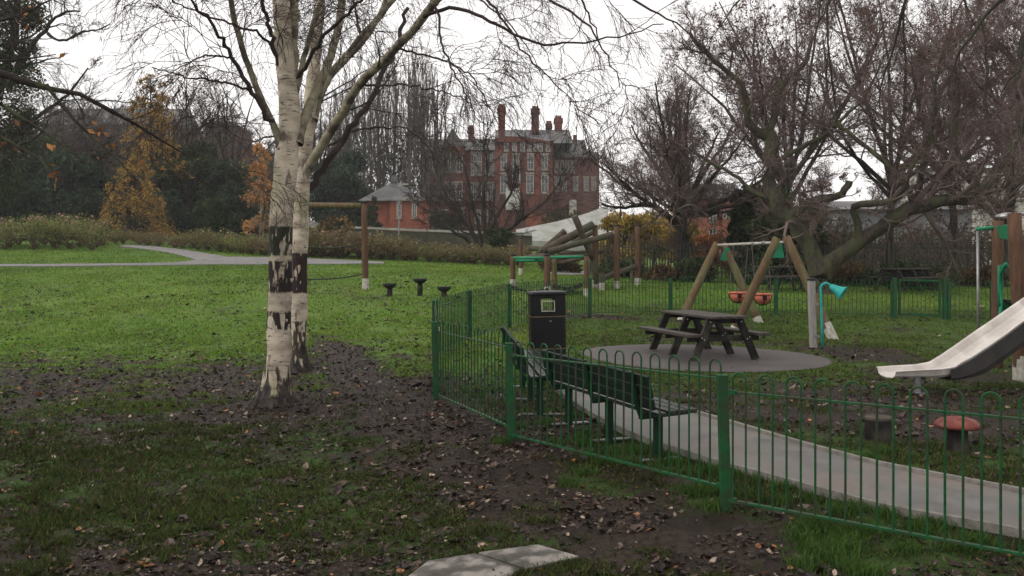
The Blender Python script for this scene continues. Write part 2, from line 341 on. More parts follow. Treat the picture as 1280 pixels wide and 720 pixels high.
def ground_mat():
    m = bpy.data.materials.new('grass_and_mud'); m.use_nodes = True; n = m.node_tree; N = n.nodes; b = N['Principled BSDF']; K = n.links.new
    tcn = N.new('ShaderNodeTexCoord')
    def noise(s, d=6, r=.6):
        q = N.new('ShaderNodeTexNoise'); q.inputs['Scale'].default_value = s; q.inputs['Detail'].default_value = d; q.inputs['Roughness'].default_value = r
        K(tcn.outputs['Object'], q.inputs['Vector']); return q.outputs['Fac']
    def ramp(i, a, b_, ca, cb):
        r = N.new('ShaderNodeValToRGB'); r.color_ramp.elements[0].position = a; r.color_ramp.elements[1].position = b_
        r.color_ramp.elements[0].color = (*ca, 1); r.color_ramp.elements[1].color = (*cb, 1); K(i, r.inputs[0]); return r.outputs[0]
    def mixc(f, a, b_):
        x = N.new('ShaderNodeMix'); x.data_type = 'RGBA'; K(f, x.inputs['Factor']); K(a, x.inputs['A']); K(b_, x.inputs['B']); return x.outputs['Result']
    def math_(op, a, b_):
        x = N.new('ShaderNodeMath'); x.operation = op
        for k, q in enumerate((a, b_)):
            if isinstance(q, (int, float)): x.inputs[k].default_value = q
            else: K(q, x.inputs[k])
        return x.outputs[0]
    at = N.new('ShaderNodeAttribute'); at.attribute_name = 'mud'
    big, mid, fine, tiny = noise(.25), noise(1.6, 8), noise(9, 8, .7), noise(55, 4)
    g1 = ramp(mid, .35, .68, (.07, .13, .018), (.125, .205, .03))
    g2 = ramp(fine, .35, .7, (.024, .062, .009), (.08, .17, .022))
    grass = mixc(ramp(tiny, .35, .65, (.35, .35, .35), (.65, .65, .65)), g1, g2)
    grass = mixc(ramp(big, .4, .65, (0, 0, 0), (.45, .45, .45)), grass, ramp(mid, .3, .7, (.14, .18, .035), (.17, .23, .042)))
    dl = N.new('ShaderNodeAttribute'); dl.attribute_name = 'dull'
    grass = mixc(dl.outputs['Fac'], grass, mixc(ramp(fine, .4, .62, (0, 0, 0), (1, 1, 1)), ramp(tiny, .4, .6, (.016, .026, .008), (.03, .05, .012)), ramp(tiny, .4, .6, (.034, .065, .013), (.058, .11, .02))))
    s1 = ramp(fine, .38, .66, (.006, .004, .0028), (.032, .021, .0145))  # soil colours kept dark to stand in for shade of overhead trees
    s2 = ramp(mid, .35, .65, (.012, .0078, .0055), (.052, .036, .027))
    soil = mixc(ramp(noise(22, 6), .4, .6, (0, 0, 0), (1, 1, 1)), s1, s2)
    f = math_('ADD', at.outputs['Fac'], math_('MULTIPLY', math_('SUBTRACT', fine, .5), 2.0))
    f = math_('ADD', f, math_('MULTIPLY', math_('SUBTRACT', mid, .5), .6))
    f = math_('ADD', f, math_('MULTIPLY', math_('SUBTRACT', tiny, .5), .5))
    fr = ramp(f, .32, .52, (0, 0, 0), (1, 1, 1))
    K(mixc(fr, grass, soil), b.inputs['Base Color'])
    ro = N.new('ShaderNodeMapRange'); ro.inputs['To Min'].default_value = .85; ro.inputs['To Max'].default_value = .62; K(fr, ro.inputs[0]); K(ro.outputs[0], b.inputs['Roughness'])
    b.inputs['Specular IOR Level'].default_value = .12
    bp = N.new('ShaderNodeBump'); bp.inputs['Strength'].default_value = .9; bp.inputs['Distance'].default_value = .03
    K(math_('ADD', math_('MULTIPLY', fine, 1.0), math_('MULTIPLY', tiny, .35)), bp.inputs['Height']); K(bp.outputs[0], b.inputs['Normal'])
    return m
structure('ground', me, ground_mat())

def strip(name, rows, m, lift=.02, sub=6, depth=.08):
    """a surfaced way between two edges, laid on the ground"""
    A = [np.array(r[0]) for r in rows]; B = [np.array(r[1]) for r in rows]
    def fine(P):
        P = np.array(P)[:, :2]; t = np.arange(len(P)); tt = np.linspace(0, len(P) - 1, (len(P) - 1) * sub + 1)
        # Catmull-Rom
        out = []
        for q in tt:
            i = min(int(q), len(P) - 2); f = q - i; p0 = P[max(i - 1, 0)]; p1 = P[i]; p2 = P[i + 1]; p3 = P[min(i + 2, len(P) - 1)]
            out.append(.5 * ((2 * p1) + (-p0 + p2) * f + (2 * p0 - 5 * p1 + 4 * p2 - p3) * f * f + (-p0 + 3 * p1 - 3 * p2 + p3) * f ** 3))
        return np.array(out)
    a, b = fine(A), fine(B); w = 8; n = len(a); t = np.linspace(0, 1, w)
    P = a[:, None] * (1 - t)[None, :, None] + b[:, None] * t[None, :, None]
    z = TZ(P[..., 0], P[..., 1]) + lift + .012 * np.sin(pi * t)[None]
    V = np.concatenate([P, z[..., None]], -1)
    lo = V[:, [0, -1]].copy(); lo[..., 2] -= depth
    V = np.concatenate([lo[:, :1], V, lo[:, 1:]], 1); w += 2
    ii = (np.arange(n - 1)[:, None] * w + np.arange(w - 1)[None]).ravel()
    o = structure(name, np_mesh(name, V.reshape(-1, 3), [np.stack([ii, ii + 1, ii + w + 1, ii + w], 1)], smooth=False), m)
    return a, b
def pr(u, va, vb): return (G(u, va), G(u, vb))
pa, pb = strip('path', [pr(*r) for r in PATHN], M['tarmac'], .034)
# concrete edging along both sides of the path
for e in (pa, pb):
    mb = MB(); pts = [(x, y, tz(x, y) + .03) for x, y in e]
    for p, q in zip(pts[:-1], pts[1:]): mb.beam(p, q, .045, .06)
    structure('path_edging', mb.mesh('path_edging'), M['kerb'])
# round tarmac pad under the picnic table
pc = G(882, 447); pr_ = (G(1032, 447)[0] - G(732, 447)[0]) / 2; pry = (G(882, 431)[1] - G(882, 464)[1]) / 2
ang = np.linspace(0, 2 * pi, 72, endpoint=False); rr = np.linspace(0.02, 1, 10)
PX = pc[0] + rr[:, None] * pr_ * np.cos(ang)[None] * (1 + .012 * np.sin(5 * ang))[None]; PY = pc[1] + .05 + rr[:, None] * pry * np.sin(ang)[None]
PZ = TZ(PX, PY) + .026; PZ[-1] -= .03
ii = np.array([(i * 72 + j, i * 72 + (j + 1) % 72, (i + 1) * 72 + (j + 1) % 72, (i + 1) * 72 + j) for i in range(9) for j in range(72)])
me = np_mesh('table_pad', np.stack([PX, PY, PZ], -1).reshape(-1, 3), [ii, np.arange(72).reshape(1, 72)], smooth=False)
M['tarmac_pad'] = mat('pad_tarmac', (.105, .093, .09), (.075, .066, .064), rough=.5, scale=1.5, bump=.12, bscale=90, rough2=.7)
structure('table_pad', me, M['tarmac_pad'])
# the park path far left, its branch and the path behind the play area
strip('far_path', [pr(-220,334,331.5), pr(-60,333.5,331), pr(100,333,330.3), pr(200,332,329), pr(238,331.5,326.5), pr(262,331.2,322), pr(330,331,322), pr(420,330.5,325), pr(480,330,328)], M['tarmac_far'], .03)
strip('far_path_branch', [(G(148,308.5), G(160,306.5)), (G(180,311.5), G(196,309)), (G(215,317), G(235,313.5)), (G(242,324), G(268,319)), (G(252,327), G(285,321.5))], M['tarmac_far'], .034)
strip('play_area_path', [pr(686,343,340.5), pr(710,344,339.5), pr(750,343.5,339.5), pr(785,344,342)], M['tarmac_far'], .03)

# ------------------------------------------------------------------ bow top railings
def bay_mesh(p, q, dzp=0, dzq=0, pitch=.098, h=.95, k=6, r=.0075):
    """one railing panel between two posts: bars joined in pairs by hoops, with a top and a bottom rail"""
    p = np.array(p, float); q = np.array(q, float); p[2] += dzp; q[2] += dzq
    d = q - p; Ln = np.linalg.norm(d[:2]); u = d / Ln; n = int(round((Ln - .1) / pitch / 2)) * 2; st = Ln / (n + .0)
    mb = MB(); zr = h * .865
    for i in range(n // 2):
        a = p + u * st * (2 * i + .5); b = p + u * st * (2 * i + 1.5); rad = st / 2
        zt = h - rad * .85
        pts = [a + (0, 0, .06), a + (0, 0, zt * .5), a + (0, 0, zt)]
        m = (a + b) / 2 + (0, 0, zt)
        for t in np.linspace(pi, 0, 8)[1:-1]: pts.append(m + (u * rad * cos(t)) + np.array([0, 0, 1]) * rad * .95 * sin(t))
        pts += [b + (0, 0, zt), b + (0, 0, zt * .5), b + (0, 0, .06)]
        mb.tube(pts, r, k)
    mb.beam(p + (0, 0, zr), q + (0, 0, zr), .03, .012); mb.beam(p + (0, 0, .07), q + (0, 0, .07), .035, .014)
    return mb
def post_mesh(p, h=.95, w=.06, lean=(0, 0)):
    mb = MB(); p = np.array(p, float)
    mb.beam(p - (0, 0, .15), p + (lean[0], lean[1], h), w, w); mb.beam(p + (lean[0], lean[1], h), p + (lean[0], lean[1], h + .008), w + .01, w + .01); return mb
def railing(name, label, pts, offs=None, posts=None, k=6, r=.0075, w=.06, pitch=.098, lean=(0, 0), h=.95):
    t = thing(name, label, 'fence', pts[0])
    for i in range(len(pts) - 1):
        o = offs[i] if offs else (0, 0)
        part('railing_panel', bay_mesh(pts[i], pts[i + 1], *o, pitch=pitch, k=k, r=r, h=h), M['green_paint'], t, smooth=False)
    if k > 4:
        for i, p in enumerate(pts):
            for j in (i - 1, i + 1):
                if 0 <= j < len(pts):
                    e = pts[j] - p; e = e / np.linalg.norm(e[:2]); up_ = (offs[i - 1][1] if j < i else offs[i][0]) if offs else 0
                    for z in (.075 + up_, h * .865 + up_): mb = MB(); mb.beam(p + e * .02 + (0, 0, z), p + e * .075 + (0, 0, z), .045, .03); part('rail_bracket', mb, M['green_post'], t)
    for i, p in enumerate(pts):
        if posts is None or posts[i]: part('post', post_mesh(p, w=w, lean=lean, h=h - .02), M['green_post'], t)
    return t
P3, P2, P1, P0 = G(546, 500), G(640, 553), G(908, 637), G(1278, 716)
ux = (P0 - P1); ux = ux / np.linalg.norm(ux[:2]); P0 = P1 + ux * 2.75; P0[2] = tz(P0[0], P0[1])
P00 = P0 + ux * 2.75
railing('bow_top_railing', 'long green hoop-topped railing nearest the camera, running along behind the benches', [P3, P2, P1, P0, P00],
        offs=[(0, .07), (0, .085), (0, .05), (0, 0)], w=.066, lean=(-.03, 0))
P4 = onground(544, 14.2)
g = thing('side_gate', 'green hoop-topped gate seen edge-on at the left corner of the playground', 'gate', P3)
part('railing_panel', bay_mesh(P3 + (P4 - P3) * .03, P4, h=1.0), M['green_paint'], g)
mb = MB(); mb.box(P3 + (0.0, .25, .82), (.02, .12, .07)); part('latch', mb, M['white_paint'], g)
P5, P6, P7, P8, P9, P10 = onground(587, 16.6), onground(637, 19.3), onground(737, 22.0), onground(838, 23.0), onground(970, 23.2), onground(1116, 22.5)
railing('bow_top_railing', 'green hoop-topped railing along the far side of the playground, behind the litter bin and swings',
        [P4, P5, P6, P7, P8, (P8 + P9) / 2, P9, (P9 + P10) / 2, P10], posts=[1, 1, 1, 1, 1, 0, 1, 0, 1], k=4, r=.0085, w=.09)
P11 = onground(1181, 22.3)
g = thing('playground_gate', 'wide green metal gate in the far railing, left of the slide tower', 'gate', P10)
for p in (P10 + (.03, -.05, 0), P11): part('gate_post', post_mesh(p, h=1.02, w=.085), M['green_post'], g)
part('railing_panel', bay_mesh(P10 + (.12, 0, 0), P11 - (.1, 0, 0), h=.9, k=4), M['green_paint'], g)
mb = MB(); mb.beam(P10 + (.15, 0, .96), P11 + (-.1, 0, .96), .05, .05); mb.beam(P10 + (.15, 0, .1), P11 + (-.1, 0, .1), .05, .05)
for q in (P10 + (.17, 0, 0), P11 - (.12, 0, 0)): mb.beam(q + (0, 0, .08), q + (0, 0, .98), .05, .05)
part('gate_frame', mb, M['green_post'], g)
P12, P13, P14 = onground(1240, 22.4), onground(1330, 22.2), onground(1430, 21.5)
railing('bow_top_railing', 'short green hoop-topped railing beyond the slide, right of the wide gate', [P11 + (.1, 0, 0), P12, P13, P14], k=4, w=.08)

# ------------------------------------------------------------------ benches
M['bench_back'] = mat('dark_backrest_timber', (.007, .014, .010), (.004, .008, .006), rough=.6, scale=10, bump=.2, spec=.2)
def bench(label, A, B, side, seatd=.42, height=.76, flip=1):
    """A-B: foot line of the backrest posts; side: direction the seat faces"""
    A = np.array(A, float); B = np.array(B, float); L_ = np.linalg.norm((B - A)[:2]); u = (B - A) / L_; s = np.array([*side, 0.0]); s /= np.linalg.norm(s)
    c = (A + B) / 2; t = thing('park_bench', label, 'bench', c, 'dark green benches behind the railing')
    up = np.array([0, 0, 1.0]); R = np.stack([u, s, np.cross(u, s)], 1)
    def fr(o): return o
    # seat planks
    mb = MB()
    for k in range(4):
        a = A + s * (.05 + k * .103) + up * (.445 - .012 * (k == 0)); mb.beam(a - u * .12, a + u * (L_ + .12), .088, .035)
    part('seat', mb, M['bench_wood'], t, bevel=.006)
    mb = MB()
    for k in range(3):
        z = .52 + k * .098; o = -s * (.02 + (z - .45) * .22); a = A + o + up * z
        mb.beam(a - u * .12, a + u * (L_ + .12), .034, .09, up=up + s * .0 - s * .22)
    part('backrest', mb, M['bench_back'], t, bevel=.006)
    for f in (.04, .5, .96):
        p = A + u * L_ * f; mb = MB()
        mb.beam(p + s * .13 - up * .05, p + s * .13 + up * .43, .075, .075)
        part('leg', mb, M['bench_metal'], t, bevel=.005)
        mb = MB()
        mb.beam(p - s * .05 + up * .395, p + s * .42 + up * .41, .05, .05)
        mb.tube([p + s * .06 + up * .39, p - s * .05 + up * .42, p - s * .085 + up * .52, p - s * .14 + up * .78], .024, 6)
        part('bracket', mb, M['bench_metal'], t)
        mb = MB(); mb.beam(p + s * (-.06) + up * .02, p + s * .36 + up * .012, .06, .012); part('foot_plate', mb, M['steel'], t)
    return t
A1, B1 = onground(693, 9.15), onground(812, 7.45)
bench('dark green bench nearest the camera, its back to the railing and a wet path beyond', A1, B1, (.9, .4))
A2, B2 = onground(661, 9.55), onground(640, 11.6)
bench('dark green bench left of the litter bin, its wet seat shining white', A2, B2, (1, .06))

# ------------------------------------------------------------------ litter bin
bp_ = onground(685, 12.6); t = thing('litter_bin', 'tall black litter bin with tan bands and a square opening, behind the benches', 'litter bin', bp_)
def rrect(w, d, r, z, n=5):
    out = []
    for cx, cy, a0 in ((w / 2 - r, d / 2 - r, 0), (-w / 2 + r, d / 2 - r, pi / 2), (-w / 2 + r, -d / 2 + r, pi), (w / 2 - r, -d / 2 + r, 3 * pi / 2)):
        for i in range(n): a = a0 + (pi / 2) * i / (n - 1); out.append((cx + r * cos(a), cy + r * sin(a), z))
    return out
def loft(mb, rings, caps=True):
    n = len(rings[0]); v = [p for r in rings for p in r]
    f = [(i * n + j, i * n + (j + 1) % n, (i + 1) * n + (j + 1) % n, (i + 1) * n + j) for i in range(len(rings) - 1) for j in range(n)]
    if caps: f += [tuple(range(n))[::-1], tuple((len(rings) - 1) * n + j for j in range(n))]
    return mb.add(v, f)
Rb = rotz(.06); w_, d_ = .50, .46
mb = MB(); loft(mb, [rrect(w_ * .97, d_ * .97, .07, 0), rrect(w_ * .98, d_, .07, .02), rrect(w_, d_, .07, .86)]); 
part('body', mb, M['black_plastic'], t, local=True, smooth=False)
mb = MB()    # hood: four corner pillars and panels leave the openings clear
zt0, zt1 = .86, 1.12
for sx in (-1, 1):
    for sy in (-1, 1): mb.box((sx * (w_ / 2 - .075), sy * (d_ / 2 - .065), (zt0 + zt1) / 2), (.145, .125, zt1 - zt0))
mb.box((0, 0, zt1 + .005), (w_ - .01, d_ - .01, .05)); 
for sy in (-1, 1): mb.box((0, sy * (d_ / 2 - .012), .885), (w_ - .29, .018, .05))
for sx in (-1, 1): mb.box((sx * (w_ / 2 - .012), 0, .99), (.018, d_ - .25, .26))
part('hood', mb, M['black_plastic'], t, local=True, bevel=.008)
mb = MB(); loft(mb, [rrect(w_ + .03, d_ + .03, .08, 1.145), rrect(w_ + .05, d_ + .05, .08, 1.16), rrect(w_ + .03, d_ + .03, .08, 1.19), rrect(w_ - .1, d_ - .1, .08, 1.20)]); part('lid', mb, M['black_plastic'], t, local=True)
for z in (.84, .39, .3):
    mb = MB(); loft(mb, [rrect(w_ + .006, d_ + .006, .07, z), rrect(w_ + .006, d_ + .006, .07, z + .014)]); part('band', mb, M['gold'], t, local=True)
mb = MB(); 
for q in ((0, .925, .19, .014), (0, 1.065, .19, .014), (-.088, .995, .014, .14), (.088, .995, .014, .14)): mb.box((q[0], -d_ / 2 - .004, q[1]), (q[2], .012, q[3]))
part('opening_frame', mb, M['pale_frame'], t, local=True)
mb = MB(); mb.lathe((.03, -d_ / 2 - .003, .78), [(.018, 0), (.018, .008), (.01, .012)], 12, basis((0, 0, 1), (0, 1, 0)) @ np.array([[0, 0, 1], [0, 1, 0], [1, 0, 0.]])); part('lock', mb, M['steel'], t, local=True)
t.rotation_euler = (0, radians(-1.2), .06)

# ------------------------------------------------------------------ picnic tables
def picnic_table(label, near, far, group='picnic tables', scale=1.0):
    near = np.array(near, float); far = np.array(far, float); ax = far - near; ang_ = math.atan2(ax[1], ax[0]); c = (near + far) / 2; c[2] = tz(c[0], c[1]) + .02
    t = thing('picnic_table', label, 'picnic table', c, group)
    mb = MB()
    for k in range(4): mb.box((0, -.27 + k * .18, .742), (2.0, .165, .042))
    part('table_top', mb, M['table_top'], t, local=True, bevel=.006)
    for s in (-1, 1):
        mb = MB()
        for k in range(2): mb.box((0, s * (.60 + k * .13), .44), (2.0, .12, .05))
        part('seat', mb, M['table_top'], t, local=True, bevel=.006)
    for x in (-.83, 0, .83):
        for s in (-1, 1):
            mb = MB(); mb.beam((x, s * .60, -.01), (x, s * .27, .72), .06, .13, up=(0, s, .4)); part('leg', mb, M['dark_timber'], t, local=True, bevel=.006)
        mb = MB(); mb.box((x + .062, 0, .37), (.05, 1.38, .10)); mb.box((x + .062, 0, .675), (.05, .68, .09)); part('cross_beam', mb, M['dark_timber'], t, local=True, bevel=.005)
    mb = MB()
    for x, sx in ((-.83, -1), (0, -1), (.83, 1)):
        for s in (-1, 1):
            for yy, zz in ((.46, .39), (.415, .36), (.30, .66)): mb.lathe((x + sx * .034, s * yy, zz), [(.011, 0), (.009, .007)], 8, basis((0, 0, 1), (0, 1, 0)) if 0 else np.array([[0, 0, sx], [0, 1, 0], [1, 0, 0.]]))
    part('bolt', mb, M['bolt'], t, local=True)
    t.rotation_euler = (0, 0, ang_); t.scale = (scale,) * 3; return t
nl, nr = G(860, 452), G(939, 450); fl, frr = G(821, 440), G(890, 439)
nc, fc = (nl + nr) / 2, (fl + frr) / 2
d_ = (fc - nc); print('table axis', nc, fc, np.linalg.norm(d_), np.linalg.norm(nl - nr))
picnic_table('dark A-frame picnic table standing on the round tarmac pad', nc, fc, scale=.94)
bk = onground(1139, 28.5)
picnic_table('dark picnic table on the grass behind the far railing and its wide gate', bk + (-.7, 0, 0), bk + (.7, .9, 0), scale=.92)
bk = onground(984, 28.5)
picnic_table('dark picnic table behind the far railing, seen through the swings', bk + (-.7, 0, 0), bk + (.7, .25, 0))

# ------------------------------------------------------------------ swings
def log(mb, a, b, r0, r1=None, k=12, n=7, seed=0):
    r1 = r1 or r0; a = np.array(a, float); b = np.array(b, float); rg = np.random.default_rng(seed); t = np.linspace(0, 1, n)
    P = a[None] * (1 - t)[:, None] + b[None] * t[:, None] + rg.normal(0, r0 * .06, (n, 3)) * np.sin(pi * t)[:, None]
    return mb.tube(P, (r0 * (1 - t) + r1 * t) * (1 + rg.normal(0, .02, n)), k)
sw = thing('swing_set', 'wooden A-frame swing set with a pale top bar, behind the picnic table', 'swing set', G(930, 412))
fR1, fR2, fL1, fL2 = G(917, 415), G(1041, 423), G(852, 400), G(948, 402)
tR = W(978, 302, 19.2); tL = W(901, 308, 22.3)
for a, b in ((fR1, tR + (-.14, 0, .03)), (fR2, tR + (.12, .05, .04)), (fL1, tL + (-.12, 0, .02)), (fL2, tL + (.1, .1, .02))):
    mb = MB(); dd = b - a; log(mb, a - dd * .03, b + dd * .03, .105, .09, seed=int(abs(a[0]) * 100)); lg = part('leg', mb, M['log'], sw, smooth=True)
    mb = MB(); mb.tube([a - dd * .06, a + dd * (.15 if a is fR2 else .06)], [.109, .107], 12); part('painted_foot', mb, M['white_paint'], lg)
mb = MB(); mb.tube([tL - (.1, 0, -.03), tR + (.1, 0, -.01)], .032, 8)
part('top_bar', mb, M['white_paint'], sw, smooth=True)
for f in (.22, .4, .56, .72): mb = MB(); p = tL * (1 - f) + tR * f; mb.tube([p - (.03, .01, -.02), p + (.03, -.03, -.02)], .045, 8); part('bar_clamp', mb, M['steel'], sw)
for p, s in ((tL, 1), (tR, -1)):
    mb = MB(); q = p + (s * .12, 0, -.06); w2 = .25 if s > 0 else .27
    v = []
    for dy in (-.02, .02):
        v += [q + (0, dy, .05), q + (-w2 * .6, dy, -.29), q + (w2 * .6, dy, -.29), q + (w2 * .35, dy, .02)]
    mb.add(v, [(0, 1, 2, 3), (7, 6, 5, 4), (0, 4, 5, 1), (1, 5, 6, 2), (2, 6, 7, 3), (3, 7, 4, 0)]); part('gusset', mb, M['playgreen'], sw)
for i, (u, v) in enumerate(((922, 369), (953, 371))):
    f = .36 if i == 0 else .66
    d = 21.2 if i == 0 else 20.2; c = W(u, v, d)
    st = thing('cradle_swing_seat', ('left' if i == 0 else 'right') + ' of the two orange cradle seats hanging from the swing frame', 'swing seat', c, 'orange cradle swing seats')
    mb = MB(); mb.lathe(c, [(.02, -.17), (.12, -.15), (.18, -.06), (.2, .05), (.185, .05), (.16, -.05), (.1, -.12)], 18); part('seat_shell', mb, M['orange'], st, smooth=True)
    mb = MB(); th = np.linspace(0, 2 * pi, 21); mb.tube([c + (.2 * cos(a), .2 * sin(a), .06) for a in th], .024, 6, caps=False); part('rim', mb, M['orange'], st, smooth=True)
    mb = MB(); th = np.linspace(0, pi, 9); mb.tube([c + (-.203 * cos(a), -.02, .03 - .22 * sin(a)) for a in th], .012, 6)
    mb.tube([c + (0, -.205 * cos(a), .03 - .22 * sin(a)) for a in th], .012, 6); mb.box(c + (0, -.19, -.01), (.09, .02, .1)); part('strap', mb, M['rubber'], st)
    top = tL * (1 - f) + tR * f
    for sx in (-1, 1):
        mb = MB(); tp = top + (sx * .17, 0, -.02)
        mb.tube([c + (sx * .2, 0, .06), c + (sx * .18, 0, .35), tp], .008, 5); mb.tube([c + (0, sx * .2, .06), c + (sx * .18, 0, .35)], .007, 5); part('chain', mb, M['chain'], st)

# ------------------------------------------------------------------ talk-tube post with its teal horn
q = G(1017, 434); t = thing('talking_tube_post', 'grey square post with a teal pipe and horn beside the swings', 'play post', q)
s_ = q[1] / F
mb = MB(); mb.beam(q - (0, 0, .1), q + (-.045, 0, 1.26), .125, .125); part('post', mb, M['grey_post'], t, bevel=.02)
mb = MB(); mb.lathe(q + (-.045, 0, 1.26), [(.085, 0), (.085, .025), (.03, .05)], 8, rotz(pi / 8)); part('cap', mb, M['cap'], t)
mb = MB(); px = lambda u, v, dy=0: W(u, v, q[1]) + (0, dy, 0)
mb.tube([px(1026, 434, -.1), px(1025, 405, -.1), px(1024, 372, -.1), px(1023.4, 359, -.1), px(1025.5, 355.5, -.1), px(1030, 353.5, -.1), px(1034, 355.5, -.1), px(1037, 359, -.1)], .024, 10); part('pipe', mb, M['teal'], t, smooth=True)
dr = np.array([.6, -.35, -.42]); mb = MB(); B_ = basis(dr)
mb.lathe(px(1035, 357, -.1), [(.025, 0), (.055, .03), (.075, .12), (.1, .2), (.14, .26), (.15, .275), (.13, .265), (.06, .2)], 18, B_[:, [1, 2, 0]]); part('horn', mb, M['teal'], t, smooth=True)
q2 = q + (.0, 0, 0)
mb = MB(); mb.box(px(1019, 380, -.09), (.07, .03, .04)); mb.box(px(1020, 420, -.09), (.07, .03, .04)); part('pipe_clip', mb, M['steel'], t)

# ------------------------------------------------------------------ slide and its tower
t = thing('slide', 'pale open slide running down from the right, near the red mushroom seat', 'slide', G(1146, 492))
# trough centre line, from the flat run-out up to the platform
def SP(u, v, d): return W(u, v, d)
cl = [SP(1108, 470, 11.0), SP(1130, 470, 11.03), SP(1160, 470, 11.08), SP(1180, 468, 11.15), SP(1200, 457, 11.2), SP(1222, 442, 11.28), SP(1250, 422, 11.4), SP(1280, 401, 11.5), SP(1330, 366, 11.7), SP(1362, 343, 11.8)]
cl = np.array(cl); tt = np.linspace(0, len(cl) - 1, 46)
cs = np.stack([np.interp(tt, np.arange(len(cl)), cl[:, k]) for k in range(3)], 1)
for _ in range(1): cs[1:-1] = (cs[:-2] + cs[1:-1] * 2 + cs[2:]) / 4
prof = [(-.24, .14), (-.228, .145), (-.21, .13), (-.185, .045), (-.14, .005), (0, -.008), (.14, .005), (.185, .045), (.21, .13), (.228, .145), (.24, .14)]
def sweep(prof, cs, flat_fn, thick, neg=None):
    T = np.gradient(cs, axis=0); T /= np.linalg.norm(T, axis=1)[:, None]; side = np.cross(T, [0, 0, 1.0]); side /= np.linalg.norm(side, axis=1)[:, None]; up = np.cross(side, T)
    pr2 = list(prof) + [(a * 1.0, b - thick) for a, b in prof[::-1]]
    rings = []
    for i in range(len(cs)):
        f = flat_fn(i / (len(cs) - 1)); rings.append([cs[i] + side[i] * a + up[i] * (b * f if b > 0 else b * (neg(i / (len(cs) - 1)) if neg else 1)) for a, b in pr2])
    return rings
mb = MB(); loft(mb, sweep(prof, cs, lambda f: .62 + .38 * min(1, f / .4), .012)); part('chute', mb, M['slide_bed'], t, smooth=False)
mb = MB(); und = [(-.228, .10), (-.226, -.06), (-.19, -.14), (0, -.18), (.19, -.14), (.226, -.06), (.228, .10)]
loft(mb, sweep([(a, b) for a, b in und], cs[13:], lambda f: 1, .03, neg=lambda f: .15 + .85 * min(1, f / .3))); part('underside', mb, M['slide_under'], t)
mb = MB(); p = G(1146, 492); mb.tube([p - (0, 0, .05), p + (0, 0, .22)], .045, 10); mb.lathe(p, [(.1, 0), (.1, .015)], 12); part('leg', mb, M['steel'], t)
mb = MB(); 
for k in (.5, .53): 
    p = cs[int(len(cs) * (k - .5) * 3 + 5)]; 
for u in (1132, 1154):
    mb = MB(); mb.box(SP(u, 473, 10.86), (.05, .012, .025)); part('fixing', mb, M['cap'], t)
tw = thing('slide_tower', 'timber slide tower with green panels at the right edge of the picture', 'play tower', onground(1300, 13.0))
d1, d2 = 12.3, 13.8
lp = []
fa = onground(1277, d1); ta = W(1268, 268, d1); 
mb = MB(); log(mb, fa - (0, 0, .2), ta + (-.0, 0, .02), .095, .088, seed=3); lg = part('post', mb, M['red_log'], tw, smooth=True)
mb = MB(); mb.tube([fa - (0, 0, .05), fa + (0, 0, .34)], .112, 12); part('painted_foot', mb, M['white_paint'], lg)
fb = onground(1246, d2); tb = W(1247, 276, d2)
mb = MB(); log(mb, fb - (0, 0, .2), tb, .085, .08, seed=4); part('post', mb, M['red_log'], tw, smooth=True)
for (u, d, s) in ((1372, 12.3, 5), (1352, 13.9, 6)):
    p = onground(u, d); mb = MB(); log(mb, p - (0, 0, .2), p + (0, 0, 2.3), .1, .1, seed=s); part('post', mb, M['red_log'], tw, smooth=True)
pz = 1.02; x0, x1 = fb[0] + .02, fb[0] + 1.42
mb = MB()
for k in range(9): mb.box((x0 + .08 + k * .16, 13.05, pz), (.15, 1.5, .045))
part('platform', mb, M['dark_timber'], tw)
mb = MB(); pp = W(1222, 288, 13.9); pq = onground(1223, 13.9); mb.tube([pp + (0, 0, 0), pq - (0, 0, .05)], .021, 8); part('fire_pole', mb, M['steel'], tw, smooth=True)
mb = MB(); mb.tube([W(1220, 286.5, 13.85), W(1259, 283, 13.75)], .03, 8); part('top_rail', mb, M['playgreen'], tw, smooth=True)
mb = MB(); a, b, c = W(1247, 282, 13.7), W(1264, 281, 13.0), W(1262, 300, 13.2); c2 = W(1250, 297, 13.7)
mb.add([a, b, c, c2, a + (0, .03, 0), b + (0, .03, 0), c + (0, .03, 0), c2 + (0, .03, 0)], [(0, 1, 2, 3), (7, 6, 5, 4), (0, 4, 5, 1), (1, 5, 6, 2), (2, 6, 7, 3), (3, 7, 4, 0)]); part('gusset', mb, M['playgreen'], tw)
mb = MB(); xa, xb = W(1249, 330, 13.6)[0], W(1300, 330, 13.6)[0]; za, zb = W(0, 333, 13.6)[2], W(0, 391, 13.6)[2]
mb.tube([(xa, 13.6, zb), (xa, 13.6, za), (xb, 13.6, za), (xb, 13.6, zb)], .026, 8); mb.tube([(xa, 13.6, zb + .02), (xb, 13.6, zb + .02)], .02, 6)
for f in (.33, .66): mb.tube([(xa * (1 - f) + xb * f, 13.6, zb), (xa * (1 - f) + xb * f, 13.6, za)], .014, 6)
mb.tube([(xa - .12, 13.2, za + .04), (xa, 13.55, za - .1), (xa + .03, 13.6, zb + .1), (xa - .1, 13.4, zb - .04)], .03, 8)
part('guard_rail', mb, M['playgreen'], tw, smooth=True)
mb = MB(); mb.box(((xa + xb) / 2, 13.64, zb + .1), (xb - xa - .06, .015, .16)); part('kick_panel', mb, M['playgreen'], tw)
mb = MB(); p = W(1259, 271, 12.9); mb.lathe(p, [(.16, 0), (.15, .03), (.05, .06)], 14); mb.tube([p + (.05, 0, .02), p + (.9, -.2, .12)], .03, 8); part('roof_bracket', mb, M['steel'], tw)

